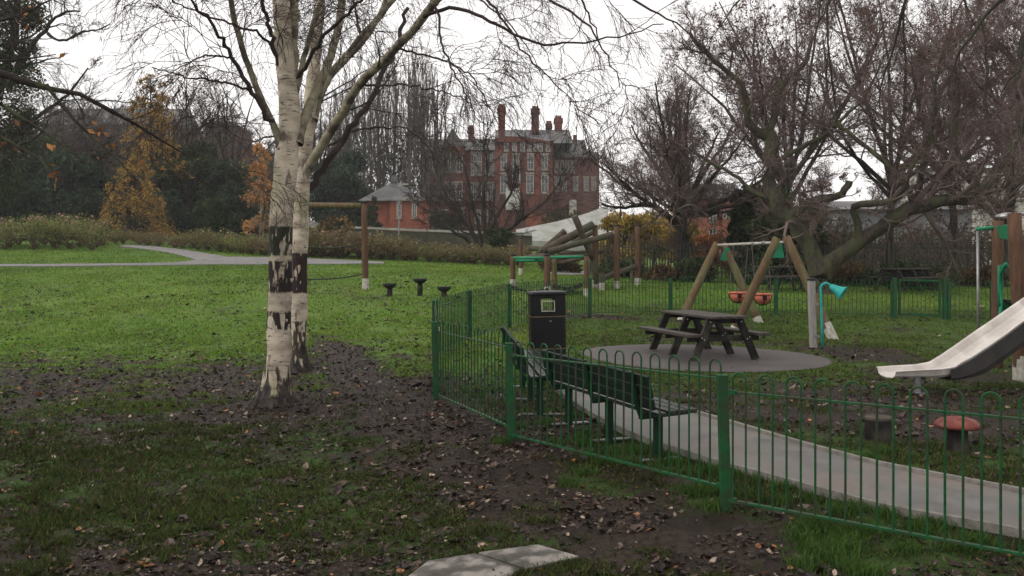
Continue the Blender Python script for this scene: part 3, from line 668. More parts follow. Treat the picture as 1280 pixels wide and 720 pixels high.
# ------------------------------------------------------------------ stump and mushroom seats
q = G(1098, 549); t = thing('stump_stool', 'short dark round stump stool on the grass left of the red mushroom seat', 'stool', q)
mb = MB(); mb.lathe(q - (0, 0, .05), [(.118, 0), (.122, .1), (.118, .235)], 22); part('stump', mb, M['dark_timber'], t)
mb = MB(); mb.lathe(q + (0, 0, .185), [(.124, 0), (.124, .02), (.11, .028)], 22); part('top_disc', mb, M['old_log'], t)
q = G(1197, 561); t = thing('mushroom_seat', 'red toadstool seat with a faded domed cap on a dark stem', 'stool', q)
mb = MB(); mb.lathe(q - (0, 0, .05), [(.09, 0), (.085, .2), (.09, .26)], 18); part('stem', mb, M['dark_timber'], t)
mb = MB(); mb.lathe(q + (0, 0, .19), [(.05, .01), (.175, .0), (.195, .012), (.188, .035), (.15, .066), (.08, .088), (.02, .094)], 28); part('cap', mb, M['red_cap'], t, smooth=True)

# ------------------------------------------------------------------ stepping pods and rope walk
for i, (u, vt, vb) in enumerate(((487, 354, 369.5), (525, 348, 369), (555, 358, 371))):
    q = G(u, vb); s = q[1] / F; h = (vb - vt) * s
    lab = ['lowest-left of three dark disc-topped stepping posts on the lawn, next to the rope walk', 'tallest, middle one of three dark disc-topped stepping posts on the lawn', 'short dark disc-topped stepping post nearest the green railing corner'][i]
    t = thing('stepping_post', lab, 'stepping post', q, 'dark disc-topped stepping posts')
    mb = MB(); mb.tube([q - (0, 0, .1), q + (0, 0, h - .1)], .075, 12); part('post', mb, M['dark_timber'], t, smooth=True)
    mb = MB(); mb.lathe(q + (0, 0, h - .13), [(.12, 0), (.15, .03), (.19, .07), (.19, .12), (.17, .13)], 20); part('disc', mb, M['rubber'], t)
rw = thing('rope_walk', 'timber goal-like rope walk frame with sagging ropes, right of the birch trees', 'play frame', G(457, 361))
q = G(457, 361); d = q[1]; top = W(455, 254, d)
mb = MB(); log(mb, q - (0, 0, .1), top, .095, .085, seed=9); lg = part('post', mb, M['red_log'], rw, smooth=True)
mb = MB(); mb.tube([q - (0, 0, .02), q + (0, 0, .3)], [.105, .1], 12); part('painted_foot', mb, M['white_paint'], lg)
mb = MB(); mb.lathe(top, [(.1, 0), (.1, .05), (.02, .07)], 12); part('cap', mb, M['cap'], rw)
q2 = onground(352, d + .6); top2 = W(352, 254, d + .6)
mb = MB(); log(mb, q2 - (0, 0, .1), top2, .095, .085, seed=10); part('post', mb, M['red_log'], rw, smooth=True)
mb = MB(); log(mb, W(352, 256, d + .6), W(452, 257, d), .085, .08, n=9, seed=11); part('beam', mb, M['log'], rw, smooth=True)
for v0, v1, sg in ((345, 342, .13), (302, 304, .16)):
    a, b = W(352, v0, d + .6), W(456, v1, d); tt = np.linspace(0, 1, 15)
    mb = MB(); mb.tube([a * (1 - x) + b * x - np.array([0, 0, sg * 4 * x * (1 - x)]) for x in tt], .022, 6); part('rope', mb, M['rope'], rw, smooth=True)

# ------------------------------------------------------------------ log climbing frame
cf = thing('log_climbing_frame', 'jumble of crossed climbing logs held up between timber posts, behind the litter bin', 'climbing frame', G(720, 358))
def cpost(u, vt, vb, r, d=None, mt='red_log', foot=True, seed=1):
    q = G(u, vb) if d is None else onground(u, d); tp = W(u, vt, q[1])
    mb = MB(); log(mb, q - (0, 0, .1), tp, r, r * .92, seed=seed); lg = part('post', mb, M[mt], cf, smooth=True)
    mb = MB(); mb.lathe(tp - (0, 0, .01), [(r * 1.02, 0), (r * 1.05, .03), (r * .4, .06)], 12); part('cap', mb, M['cap'], lg)
    if foot: mb = MB(); mb.tube([q - (0, 0, .02), q + (0, 0, .22)], r * 1.06, 12); part('painted_foot', mb, M['white_paint'], lg)
    return q
for i, a in enumerate(((744,283,359,.09),(771,282,360,.09),(797,282,356,.09),(641,319,358,.085),(684,319,367,.095),(733,319,370,.08))): cpost(*a, seed=20 + i)
cpost(651, 298, 343, .075, foot=True, seed=30); cpost(693, 322, 364, .085, mt='log', foot=False, seed=31); cpost(790, 330, 353, .07, mt='old_log', foot=False, seed=32); cpost(752, 340, 362, .09, mt='old_log', seed=33)
LG = [(706,289,671,319,27.5,28,.10),(741,281,680,313,27.6,27,.13),(766,293,686,314,27.2,26.6,.10),(661,310,733,318,29,28,.09),(718,270,740,322,26.7,27.2,.10),(752,314,700,318,28,27,.08),(742,290,716,303,28.6,28.4,.08),
      (645,325,690,318,27.8,27,.09),(694,330,732,322,26.5,26.5,.06),(741,322,746,355,27.3,27.3,.09),(750,349,794,333,27.5,29.0,.10),(668,322,735,320,26.6,26.8,.07)]
for i, (u0, v0, u1, v1, da, db, r) in enumerate(LG):
    mb = MB(); log(mb, W(u0, v0, da), W(u1, v1, db), r, r * .9, n=6, seed=40 + i); part('crossed_log', mb, M['old_log'], cf, smooth=True)
for u0, v0, u1, v1, da, db in ((642,322.5,682,322.5,26.9,26.2),(688,321.5,731,321,26.2,25.6),(644,326,684,325.5,27.3,26.4)):
    mb = MB(); mb.tube([W(u0, v0, da), W(u1, v1, db)], .045, 8); part('grab_bar', mb, M['playgreen'], cf, smooth=True)
mb = MB()
for u0, v0, u1, v1, da, db in ((636,357,683,362,26.9,26.0),(693,364,722,358,25.8,26.0),(692,357,732,353,26.6,26.2)):
    a, b = W(u0, v0, da), W(u1, v1, db); ss = b - a; nn_ = int(np.linalg.norm(ss) / .15)
    for k in range(nn_ + 1):
        p = a + ss * k / nn_ - np.array([0, 0, .12 * math.sin(pi * k / nn_)]); mb.tube([p - (0, .3, 0), p + (0, .3, .0)], .06, 8)
part('clatter_bridge', mb, M['rubber'], cf)

# ------------------------------------------------------------------ worn slab in the grass, foreground
sp2 = []
for qs, lb in (([G(492, 738), G(535, 705), G(594, 695.5), G(652, 715), G(622, 738)], 'larger pale worn concrete slab half sunk in the muddy grass in the foreground'), ([G(597, 695), G(673, 684.5), G(725, 699.5), G(658, 716)], 'smaller worn concrete slab laid against the right edge of the larger one')):
    c = np.mean(qs, 0); zz = max(p[2] for p in qs); poly = [(c[0] + (p[0] - c[0]) * .985, c[1] + (p[1] - c[1]) * .985) for p in qs]; mb = MB(); mb.prism(poly, zz - .08, zz + .022)
    solo('concrete_slab', mb, M['slab'], lb, 'slab', c, bevel=.004); sp2.append(poly)

# ------------------------------------------------------------------ background buildings
def window(parent, x, z, w, h, y, sill=True, mt='sash', arched=False):
    f = MB(); b = .09
    for q in ((x, z + h / 2, w, b), (x, z - h / 2, w, b), (x - w / 2, z, b, h), (x + w / 2, z, b, h), (x, z, w, b * .6), (x, z, b * .6, h)): f.box((q[0], y - .05, q[1]), (q[2], .1, q[3]))
    o = part('window', f, M[mt], parent, local=True)
    g = MB(); g.box((x, y - .012, z), (w - b, .02, h - b)); part('pane', g, M['glass'], o, local=True)
    if sill:
        g = MB(); g.box((x, y - .07, z + h / 2 + .22), (w + .25, .15, .22)); part('stone_lintel', g, M['stone'], o, local=True); g = MB(); g.box((x, y - .08, z - h / 2 - .14), (w + .2, .18, .12)); part('sill', g, M['stone'], o, local=True)
def wall_block(mb, x0, x1, y0, y1, z0, z1): return mb.box(((x0 + x1) / 2, (y0 + y1) / 2, (z0 + z1) / 2), (x1 - x0, y1 - y0, z1 - z0))
def gable_roof(mb, x0, x1, y0, y1, z, h, axis='x', over=.35):
    x0 -= over; x1 += over; y0 -= over; y1 += over
    if axis == 'x': v = [(x0, y0, z), (x1, y0, z), (x1, y1, z), (x0, y1, z), (x0, (y0 + y1) / 2, z + h), (x1, (y0 + y1) / 2, z + h)]; f = [(0, 1, 5, 4), (2, 3, 4, 5), (0, 4, 3), (1, 2, 5), (0, 3, 2, 1)]
    else: v = [(x0, y0, z), (x1, y0, z), (x1, y1, z), (x0, y1, z), ((x0 + x1) / 2, y0, z + h), ((x0 + x1) / 2, y1, z + h)]; f = [(0, 1, 4), (1, 2, 5, 4), (2, 3, 5), (3, 0, 4, 5), (0, 3, 2, 1)]
    return mb.add(v, f)
D = 110.0; s = D / F; base = W(640, 292, D); base[2] -= .3
bx = lambda u: (u - 640) * s; bz = lambda v: H - (v - VH) * s - base[2]
bl = thing('victorian_building', 'large red brick Victorian building with grey roofs and tall chimneys on the rise', 'building', base)
mb = MB(); wall_block(mb, bx(527), bx(619), 0, 14, -1.5, bz(188)); part('wall', mb, M['brick'], bl, local=True)
mb = MB(); wall_block(mb, bx(619), bx(690), -2.5, 13, -1.5, bz(179)); part('wall', mb, M['brick'], bl, local=True)
mb = MB(); wall_block(mb, bx(690), bx(752), 3, 15, -1.5, bz(194)); part('wall', mb, M['brick_dull'], bl, local=True)
mb = MB(); x0, x1, xm = bx(553), bx(581), bx(566.5); mb.add([(x0, -1.0, -1.5), (x1, -1.0, -1.5), (x1, -1.0, bz(184)), (xm, -1.0, bz(162)), (x0, -1.0, bz(184)), (x0, .3, -1.5), (x1, .3, -1.5), (x1, .3, bz(184)), (xm, .3, bz(162)), (x0, .3, bz(184))],
    [(0, 1, 2, 3, 4), (9, 8, 7, 6, 5), (0, 5, 6, 1), (1, 6, 7, 2), (2, 7, 8, 3), (3, 8, 9, 4), (4, 9, 5, 0)]); part('gable_wall', mb, M['brick'], bl, local=True)
mb = MB(); gable_roof(mb, bx(527), bx(620), 0, 14, bz(188), bz(164) - bz(188)); gable_roof(mb, bx(554), bx(580), -.9, 7, bz(184), bz(163) - bz(184), 'y', .2); rf = part('roof', mb, M['slate'], bl, local=True)
mb = MB(); x0, x1 = bx(619), bx(708); gable_roof(mb, bx(622), bx(712), -.5, 13, bz(180), bz(153) - bz(180)); rf2 = part('roof', mb, M['slate'], bl, local=True)
mb = MB(); x0, x1 = bx(617), bx(691); mb.add([(x0, -2.8, bz(179) - .2), (x1, -2.8, bz(181)), (x1, -2.8, bz(181)), (bx(655), -2.8, bz(175)), (bx(630), -2.8, bz(174)), (x0, -2.8, bz(178.5)), (x0, -2.2, bz(179) - .2), (x1, -2.2, bz(181)), (x1, -2.2, bz(181)), (bx(655), -2.2, bz(175)), (bx(630), -2.2, bz(174)), (x0, -2.2, bz(178.5))],
    [(0, 1, 2, 3, 4, 5), (11, 10, 9, 8, 7, 6), (2, 8, 9, 3), (3, 9, 10, 4), (4, 10, 11, 5), (5, 11, 6, 0), (0, 6, 7, 1)]); part('parapet', mb, M['brick'], bl, local=True)
mb = MB(); gable_roof(mb, bx(700), bx(735), 2.4, 15, bz(194), bz(163) - bz(194), 'x', .3); gable_roof(mb, bx(727), bx(752), 3, 15, bz(194), 1.5, 'x', .3); part('roof', mb, M['slate'], bl, local=True)
mb = MB(); mb.box((bx(724.5), 8, bz(162.5)), (.5, .5, 1.0)); part('finial', mb, M['brick'], bl, local=True)
for u, v0, v1, w, yy, dd in ((586,153,176,9,6,1.2),(627,133,178,11,1.5,1.5),(670,131,162,12,4,1.5),(701,140,168,12,6,1.4),(689.5,144,168,9,8,1.3)):
    mb = MB(); ww = w * s * .8; wall_block(mb, bx(u) - ww / 2, bx(u) + ww / 2, yy - dd / 2, yy + dd / 2, bz(v1), bz(v0)); wall_block(mb, bx(u) - ww * .62, bx(u) + ww * .62, yy - dd * .6, yy + dd * .6, bz(v0 + 5), bz(v0 + 3)); wall_block(mb, bx(u) - ww * .6, bx(u) + ww * .6, yy - dd * .6, yy + dd * .6, bz(v0) - .3, bz(v0) + .1)
    ch = part('chimney', mb, M['brick'], bl, local=True)
    mb = MB()
    for k in (-.3, 0, .3): mb.lathe((bx(u) + ww * k, yy, bz(v0)), [(.16, 0), (.13, .55)], 8)
    part('chimney_pot', mb, M['brick_dull'], ch, local=True)
for u, v0, v1, w in ((538,195,215,7),(545,195,215,6)): window(bl, bx(u), (bz(v0) + bz(v1)) / 2, w * s * .8, abs(bz(v0) - bz(v1)), 0)
for u in (558, 567, 575):
    window(bl, bx(u), (bz(196) + bz(215)) / 2, .65, 1.9, -1.0); window(bl, bx(u), (bz(231) + bz(250)) / 2, .65, 1.9, -1.0)
for u in (592, 599, 610, 616):
    window(bl, bx(u), (bz(193) + bz(202)) / 2, .55, .9, 0)
    window(bl, bx(u), (bz(208) + bz(218)) / 2, .55, 1.0, 0); window(bl, bx(u), (bz(231) + bz(249)) / 2, .55, 1.8, 0)
for u, v in ((537, 271), (557, 272), (577, 270), (597, 272), (613, 270)): window(bl, bx(u), bz(v), .7, 1.3, -1.0 if 553 < u < 581 else 0)
for u in (545, 533): window(bl, bx(u), bz(240), .6, 1.5, 0)
for u in (633, 643, 653, 661, 669, 675, 684): window(bl, bx(u), bz(186.5), .45, .9, -2.5)
for u in (630, 645, 663, 680): window(bl, bx(u), bz(206), .7, 1.6, -2.5)
for u in (630, 662, 680): window(bl, bx(u), bz(232), .8, 2.1, -2.5)
window(bl, bx(645), bz(220), .9, 1.9, -2.55, mt='render'); 
mb = MB(); mb.box((bx(641), -2.75, bz(251)), (1.7, .4, 2.6)); part('white_patch', mb, M['render'], bl, local=True)  # plain pale box set on the wall as a white patch
mb = MB(); mb.box((bx(718), 2.8, bz(258)), (.9, .4, 2.0)); part('white_patch', mb, M['render'], bl, local=True)
for u in (697, 704, 711, 718): window(bl, bx(u), bz(206), .4, 1.1, 3)
for u in (697, 707, 722, 735, 745): window(bl, bx(u), bz(228), .5, 1.4, 3)
mb = MB(); mb.box((bx(620), -.8, bz(262)), (.7, .8, 5)); part('drainpipe', mb, M['cap'], bl, local=True)
# ramp / pale embankment road right of the building
def quadstrip(name, A, B, m, kind=None, th=.4):
    mb = MB(); n = len(A)
    V = [*A, *B, *[p - np.array([0, 0, th]) for p in A], *[p - np.array([0, 0, th]) for p in B]]
    f = [(i, i + 1, n + i + 1, n + i) for i in range(n - 1)] + [(2 * n + i, 3 * n + i, 3 * n + i + 1, 2 * n + i + 1) for i in range(n - 1)]
    f += [(i, 2 * n + i, 2 * n + i + 1, i + 1) for i in range(n - 1)] + [(n + i, n + i + 1, 3 * n + i + 1, 3 * n + i) for i in range(n - 1)] + [(0, n, 3 * n, 2 * n), (n - 1, 3 * n - 1, 4 * n - 1, 2 * n - 1)]
    mb.add(V, f); return mb
rA = [W(u, v, 74) for u, v in ((645,287),(670,282),(695,277),(715,272),(735,266),(760,256))]; rB = [W(u, v, 70) for u, v in ((645,300),(670,301),(695,301),(715,301),(735,301),(760,300))]
mb = quadstrip('ramp', rA, rB, M['concrete'], th=1.0); o = solo('sloping_ramp', mb, M['concrete'], 'pale concrete ramp sloping up behind the climbing logs', 'ramp', rB[2])
# red low gatehouse block by the ramp
mb = MB(); p = W(674, 292, 90); wall_block(mb, p[0] - 1.3, p[0] + 1.3, 90, 92, p[2] - 1, W(674, 268, 90)[2]); t_ = solo('garden_wall', mb, M['brick_bright'], 'short red brick wall at the foot of the large building, above the ramp', 'wall', p)

# small house
Dh = 72.0; sh = Dh / F; b0 = W(505, 293, Dh); hx = lambda u: (u - 505) * sh; hz = lambda v: H - (v - VH) * sh - b0[2]
hs_ = thing('brick_cottage', 'small red brick house with a hipped slate roof, left of the large building', 'house', b0)
mb = MB(); wall_block(mb, hx(487), hx(531), 0, 4.0, -.8, hz(250)); wall_block(mb, hx(457), hx(487) , .4, 4.4, -.8, hz(250)); part('wall', mb, M['brick_bright'], hs_, local=True)
mb = MB(); x0, x1, za, zb = hx(448), hx(534), hz(251), hz(224); xa = hx(487); mb.add([(x0, -.3, za), (x1, -.3, za), (x1, 4.6, za), (x0, 4.6, za), (xa, 2.1, zb), (xa + .25, 2.1, zb)], [(0, 1, 5, 4), (1, 2, 5), (2, 3, 4, 5), (3, 0, 4), (0, 3, 2, 1)])
rf = part('roof', mb, M['slate'], hs_, local=True)
mb = MB(); mb.box((xa + .1, 2.1, zb + .2), (.5, .5, .6)); part('chimney', mb, M['slate'], rf, local=True)
for u in (499, 518): window(hs_, hx(u), (hz(255) + hz(271)) / 2, .32, 1.0, 0)
# long low wall with weathered boards and a pale coping in front of the house
DW = 62.0
wl = thing('boundary_wall', 'long low boundary wall of weathered boards with a pale top, below the small brick house', 'wall', W(500, 306, DW))
pts = [W(u, v, DW) for u, v in ((385, 287), (440, 290), (500, 292.5), (560, 295), (610, 296.5), (665, 298))]
mb = MB()
for a, b in zip(pts[:-1], pts[1:]): mb.beam(a - (0, 0, .65), b - (0, 0, .65), .15, 1.7)
part('board_panel', mb, M['greenboard'], wl)
mb = MB()
for a, b in zip(pts[:-1], pts[1:]): mb.beam(a + (0, 0, .32), b + (0, 0, .32), .35, .15)
part('coping', mb, M['concrete'], wl)
for u in range(395, 665, 27):
    v = np.interp(u, [385, 440, 500, 560, 610, 665], [287, 290, 292.5, 295, 296.5, 298]); p = W(u, v, DW - .15); mb = MB(); mb.beam(p - (0, 0, 1.4), p + (0, 0, .1), .09, .09); part('post', mb, M['greenboard'], wl)
# white picket fence at left end
pf = thing('picket_fence', 'white picket fence glimpsed between the birches and the rope walk', 'fence', W(400, 292, 64))
mb = MB(); a, b = W(372, 274, 64), W(440, 288, 64)
for k in range(36): p = a + (b - a) * k / 35; mb.box(p - (0, 0, .2), (.06, .03, .5))
mb.beam(a - (0, 0, .1), b - (0, 0, .1), .03, .05); mb.beam(a - (0, 0, .35), b - (0, 0, .35), .03, .05); part('pickets', mb, M['white_paint'], pf)
# slim lamp post
def lamp(u, vt, vb, d, label, arm=1):
    a, b = W(u, vb, d), W(u, vt, d); t = thing('street_lamp', label, 'street lamp', a)
    mb = MB(); mb.tube([a - (0, 0, .5), b], [.06, .04], 8); part('pole', mb, M['steel'], t)
    mb = MB(); mb.tube([b, b + (arm * .3, 0, .08)], .03, 6); mb.box(b + (arm * .45, 0, .1), (.4, .14, .09)); part('lamp_head', mb, M['white_paint'], t)
lamp(498.5, 232, 296, 61, 'slim grey street lamp in front of the small brick house')
lamp(213, 142, 292, 66, 'tall pale street lamp in front of the golden larch', arm=-1)

# far left long terrace, brick tower, right-hand buildings
def block(name, label, cat, u0, u1, vt, vb, d, m, roofh=0, wins=(), wm='sash', roofm='slate', dep=8):
    s = d / F; b = W((u0 + u1) / 2, vb, d); x0, x1 = (u0 - (u0 + u1) / 2) * s, (u1 - (u0 + u1) / 2) * s; zt = H - (vt - VH) * s - b[2]
    t = thing(name, label, cat, b); mb = MB(); wall_block(mb, x0, x1, 0, dep, -1.5, zt); part('wall', mb, M[m], t, local=True)
    mb = MB()
    if roofh: gable_roof(mb, x0, x1, 0, dep, zt, roofh)
    else: wall_block(mb, x0 - .15, x1 + .15, -.15, dep + .15, zt, zt + .25)
    part('roof', mb, M[roofm], t, local=True)
    for (u, v, w, h) in wins: window(t, (u - (u0 + u1) / 2) * s, H - (v - VH) * s - b[2], w * s, h * s, 0, sill=False, mt=wm)
    return t
t = block('terrace_building', 'long reddish brown terrace behind the dark trees at the left', 'building', 52, 216, 156, 296, 95, 'brick_dull', roofh=2.4, wins=[(u, v, 6, 9) for u in range(55, 215, 16) for v in (166, 190)])
block('brick_tower', 'plain reddish brown brick tower above the evergreen trees', 'tower', 256, 289, 156, 290, 100, 'brick_dull', wins=[(265, 172, 4, 7), (279, 172, 4, 7)], roofm='brick_dull')
block('brick_annexe', 'lower reddish brown brick building stepping down right of the brick tower', 'building', 289, 318, 184, 292, 98, 'brick_dull', wins=[(297, 200, 4, 7), (308, 200, 4, 7)])
block('red_house', 'red brick house with white windows seen between the bare trees', 'house', 862, 928, 248, 320, 78, 'brick_bright', roofh=1.6, wins=[(872, 268, 7, 10), (891, 270, 8, 16), (908, 268, 7, 10), (891, 292, 8, 12)])
block('cream_building', 'large cream rendered building with dark windows behind the trees at the right', 'building', 1165, 1400, 214, 330, 66, 'render', wins=[(u, v, 14, 12) for u in (1190, 1232, 1262, 1300, 1345) for v in (232, 262)])
block('grey_building', 'lower plain grey building behind the palisade fence at the right', 'building', 1052, 1215, 262, 335, 56, 'greywall', roofh=.8, wins=[(1100, 282, 9, 8), (1160, 282, 9, 8)])

# ------------------------------------------------------------------ palisade fence
pal = thing('palisade_fence', 'tall dull steel palisade fence with pointed pales along the back of the playground', 'fence', onground(900, 34))
line = [onground(u, d) for u, d in ((738, 37), (800, 35.5), (860, 34.5), (940, 34), (1030, 33.5), (1120, 33), (1210, 32.5), (1300, 32), (1400, 31.5))]
fine = []
for a, b in zip(line[:-1], line[1:]):
    n = max(1, int(round(np.linalg.norm(b - a) / 2.75)))
    for k in range(n): fine.append(a + (b - a) * k / n)
fine.append(line[-1]); HP = 1.5
for p in fine: p[2] = tz(p[0], p[1]) + .0
for a, b in zip(fine[:-1], fine[1:]):
    n = 16; mb = MB()
    for k in range(n):
        p = a + (b - a) * (k + .5) / n; w = .027; v = []
        for dy in (-.008, .008): v += [p + (-w, dy, .06), p + (w, dy, .06), p + (w, dy, HP - .07), p + (0, dy, HP), p + (-w, dy, HP - .07)]
        mb.add(v, [(0, 1, 2, 3, 4), (9, 8, 7, 6, 5), (0, 5, 6, 1), (1, 6, 7, 2), (2, 7, 8, 3), (3, 8, 9, 4), (4, 9, 5, 0)])
    part('pale_panel', mb, M['palisade'], pal)
    mb = MB(); 
    for z in (.3, HP - .28): mb.beam(a + (0, .035, z), b + (0, .035, z), .04, .05)
    part('rail', mb, M['palisade_rail'], pal)
for p in fine: mb = MB(); mb.beam(p + (0, .08, -.1), p + (0, .08, HP - .1), .06, .08); part('post', mb, M['palisade_rail'], pal)

# ------------------------------------------------------------------ trees
def norm(a): return a / (np.linalg.norm(a, axis=-1, keepdims=True) + 1e-9)
def tubes_np(P, R, k):
    """P (B,N,3), R (B,N) -> vertices and quads of B tapering tubes"""
    B, N, _ = P.shape; T = np.gradient(P, axis=1); T = norm(T)
    ref = np.eye(3)[np.argmin(np.abs(T).mean(1), axis=1)][:, None]
    a = norm(np.cross(T, np.broadcast_to(ref, T.shape))); b = np.cross(T, a)
    th = np.arange(k) * 2 * pi / k
    V = P[:, :, None] + R[:, :, None, None] * (np.cos(th)[None, None, :, None] * a[:, :, None] + np.sin(th)[None, None, :, None] * b[:, :, None])
    i = np.arange(N - 1)[:, None] * k; j = np.arange(k)[None]; jn = (j + 1) % k
    f = np.stack([i + j, i + jn, i + k + jn, i + k + j], -1).reshape(-1, 4)
    f = (f[None] + (np.arange(B) * N * k)[:, None, None]).reshape(-1, 4)
    return V.reshape(-1, 3), f
class Wood:
    def __init__(s): s.v = []; s.f = []; s.n = 0
    def add(s, P, R, k):
        if len(P) == 0: return
        v, f = tubes_np(P, R, k); s.v.append(v); s.f.append(f + s.n); s.n += len(v)
    def obj(s, name, m, parent, smooth=True):
        off = WLOC.get(parent.name, np.zeros(3))
        return place(name, np_mesh(name, np.concatenate(s.v) - off, [np.concatenate(s.f)], smooth), m, parent)
def resample(P, N):
    P = np.array(P, float); s = np.concatenate([[0], np.cumsum(np.linalg.norm(np.diff(P, axis=0), axis=1))]); t = np.linspace(0, s[-1], N)
    return np.stack([np.interp(t, s, P[:, k]) for k in range(3)], 1)
def smooth_path(P, N=12, wob=0, rg=None):
    Q = resample(P, N)
    for _ in range(2): Q[1:-1] = (Q[:-2] + 2 * Q[1:-1] + Q[2:]) / 4
    if wob: Q[1:-1] += rg.normal(0, wob, (N - 2, 3))
    return Q
def grow(rg, P, R, count, t0, t1, lf, ang, N, wander=.25, lift=0.0, rf=.6, rmin=.002, lenmin=0, taper=.25, flat=1.0, lenabs=None):
    """children of every branch. count: mean per branch; lf: length as a share of the parent's"""
    B, n, _ = P.shape; Lp = np.linalg.norm(np.diff(P, axis=1), axis=2).sum(1)
    cnt = rg.poisson(count * np.ones(B)) if np.isscalar(count) else rg.poisson(count)
    cnt = np.maximum(cnt, 1); idx = np.repeat(np.arange(B), cnt); K = len(idx)
    t = t0 + (t1 - t0) * rg.random(K) ** .85; x = t * (n - 1); i = np.minimum(x.astype(int), n - 2); f = (x - i)[:, None]
    p = P[idx, i] * (1 - f) + P[idx, i + 1] * f; r = R[idx, i] * (1 - f[:, 0]) + R[idx, i + 1] * f[:, 0]
    T = norm(P[idx, i + 1] - P[idx, i]); q = norm(np.cross(T, rg.normal(size=(K, 3)))) ; q[:, 2] *= flat
    a = np.radians(ang) * rg.uniform(.65, 1.3, K)[:, None]; d = norm(T * np.cos(a) + q * np.sin(a))
    Ln = (lenabs if lenabs is not None else Lp[idx] * lf) * rg.uniform(.6, 1.25, K) * (1.12 - .55 * t)
    Ln = np.maximum(Ln, lenmin); out = np.empty((K, N, 3)); out[:, 0] = p; st = (Ln / (N - 1))[:, None]
    for s in range(1, N):
        d = norm(d + rg.normal(0, wander, (K, 3)) + np.array([0, 0, lift]))
        out[:, s] = out[:, s - 1] + d * st
    r0 = np.maximum(np.minimum(r * rf, Ln * .03 + .004), rmin); tp = np.linspace(1, taper, N)[None]
    return out, np.maximum(r0[:, None] * tp, rmin * .8)
def leaf_mesh(rg, pts, size, cols, normals=None, aspect=1.5, bend=0, jit=.35):
    """one small four-cornered leaf at every point"""
    n = len(pts); a = norm(rg.normal(size=(n, 3))) if normals is None else norm(normals + rg.normal(0, .6, (n, 3)))
    b = norm(np.cross(a, rg.normal(size=(n, 3)))); s = (size * rg.uniform(.6, 1.4, n))[:, None]
    c = np.cross(a, b)
    V = np.stack([pts - a * s * aspect / 2, pts + b * s * .38 , pts + a * s * aspect / 2, pts - b * s * .38], 1)
    V[:, 1] += c * s * .15; V[:, 3] += c * s * .15
    cols = np.array(cols); ci = cols[rg.integers(0, len(cols), n)] * rg.uniform(1 - jit, 1 + jit, (n, 1))
    return V.reshape(-1, 3), np.arange(n * 4).reshape(-1, 4), np.repeat(ci, 4, 0)
def put_leaves(name, V, F_, T_, parent, m='leaf'):
    off = WLOC.get(parent.name, np.zeros(3)) if parent is not None else 0
    return place(name, np_mesh(name, V - off, [F_], False, T_), M[m], parent)
def bare_tree(name, label, cat, base, trunk, limbs, r0, rt, seed, levels, bark='bark_dark', twig='twig', group=None, leaves=None, k0=12, prune=None):
    """trunk: polyline; limbs: list of (polyline, radius start, radius end); levels: dicts for grow()"""
    rg = np.random.default_rng(seed); t = thing(name, label, cat, base, group)
    tw = Wood(); N0 = 16; P = smooth_path(trunk, N0, r0 * .06, rg); R = np.interp(np.linspace(0, 1, N0), [0, .06, .15, 1], [r0 * 1.55, r0 * 1.15, r0, rt]); tw.add(P[None], R[None], k0)
    Ps = [P]; Rs = [R]
    for pl, a, b in limbs:
        Q = smooth_path(pl, N0, a * .2, rg); q = np.linspace(a, b, N0) * (1 + rg.normal(0, .09, N0)); q[0] *= 1.25; tw.add(Q[None], q[None], 9); Ps.append(Q); Rs.append(q)
    tw.obj('trunk', M[bark], t)
    P = np.array(Ps); R = np.array(Rs); L0 = [None] ; cr = Wood(); last = None
    lim_only = True
    allP = []
    for li, lv in enumerate(levels):
        lv = dict(lv); kk = lv.pop('k'); src = lv.pop('src', 'last'); Lp = np.linalg.norm(np.diff(P, axis=1), axis=2).sum(1)
        if 'per_m' in lv: lv['count'] = lv.pop('per_m') * Lp
        P2, R2 = grow(rg, P, R, **lv)
        if prune is not None:
            keep = prune(P2); P2, R2 = P2[keep], R2[keep]
        cr.add(P2, R2, kk); P, R = P2, R2; allP.append(P2)
    if cr.n:
        crown = cr.obj('crown', M[twig], t)
    if leaves:
        cols, cnt, size = leaves; tips = P.reshape(-1, 3); pick = tips[rg.integers(0, len(tips), cnt)] + rg.normal(0, .04, (cnt, 3))
        put_leaves('leaves', *leaf_mesh(rg, pick, size, cols), t)
    return t
def near_px(lst, d, dd=None):
    return [W(u, v, d + (0 if dd is None else dd[i])) for i, (u, v) in enumerate(lst)]

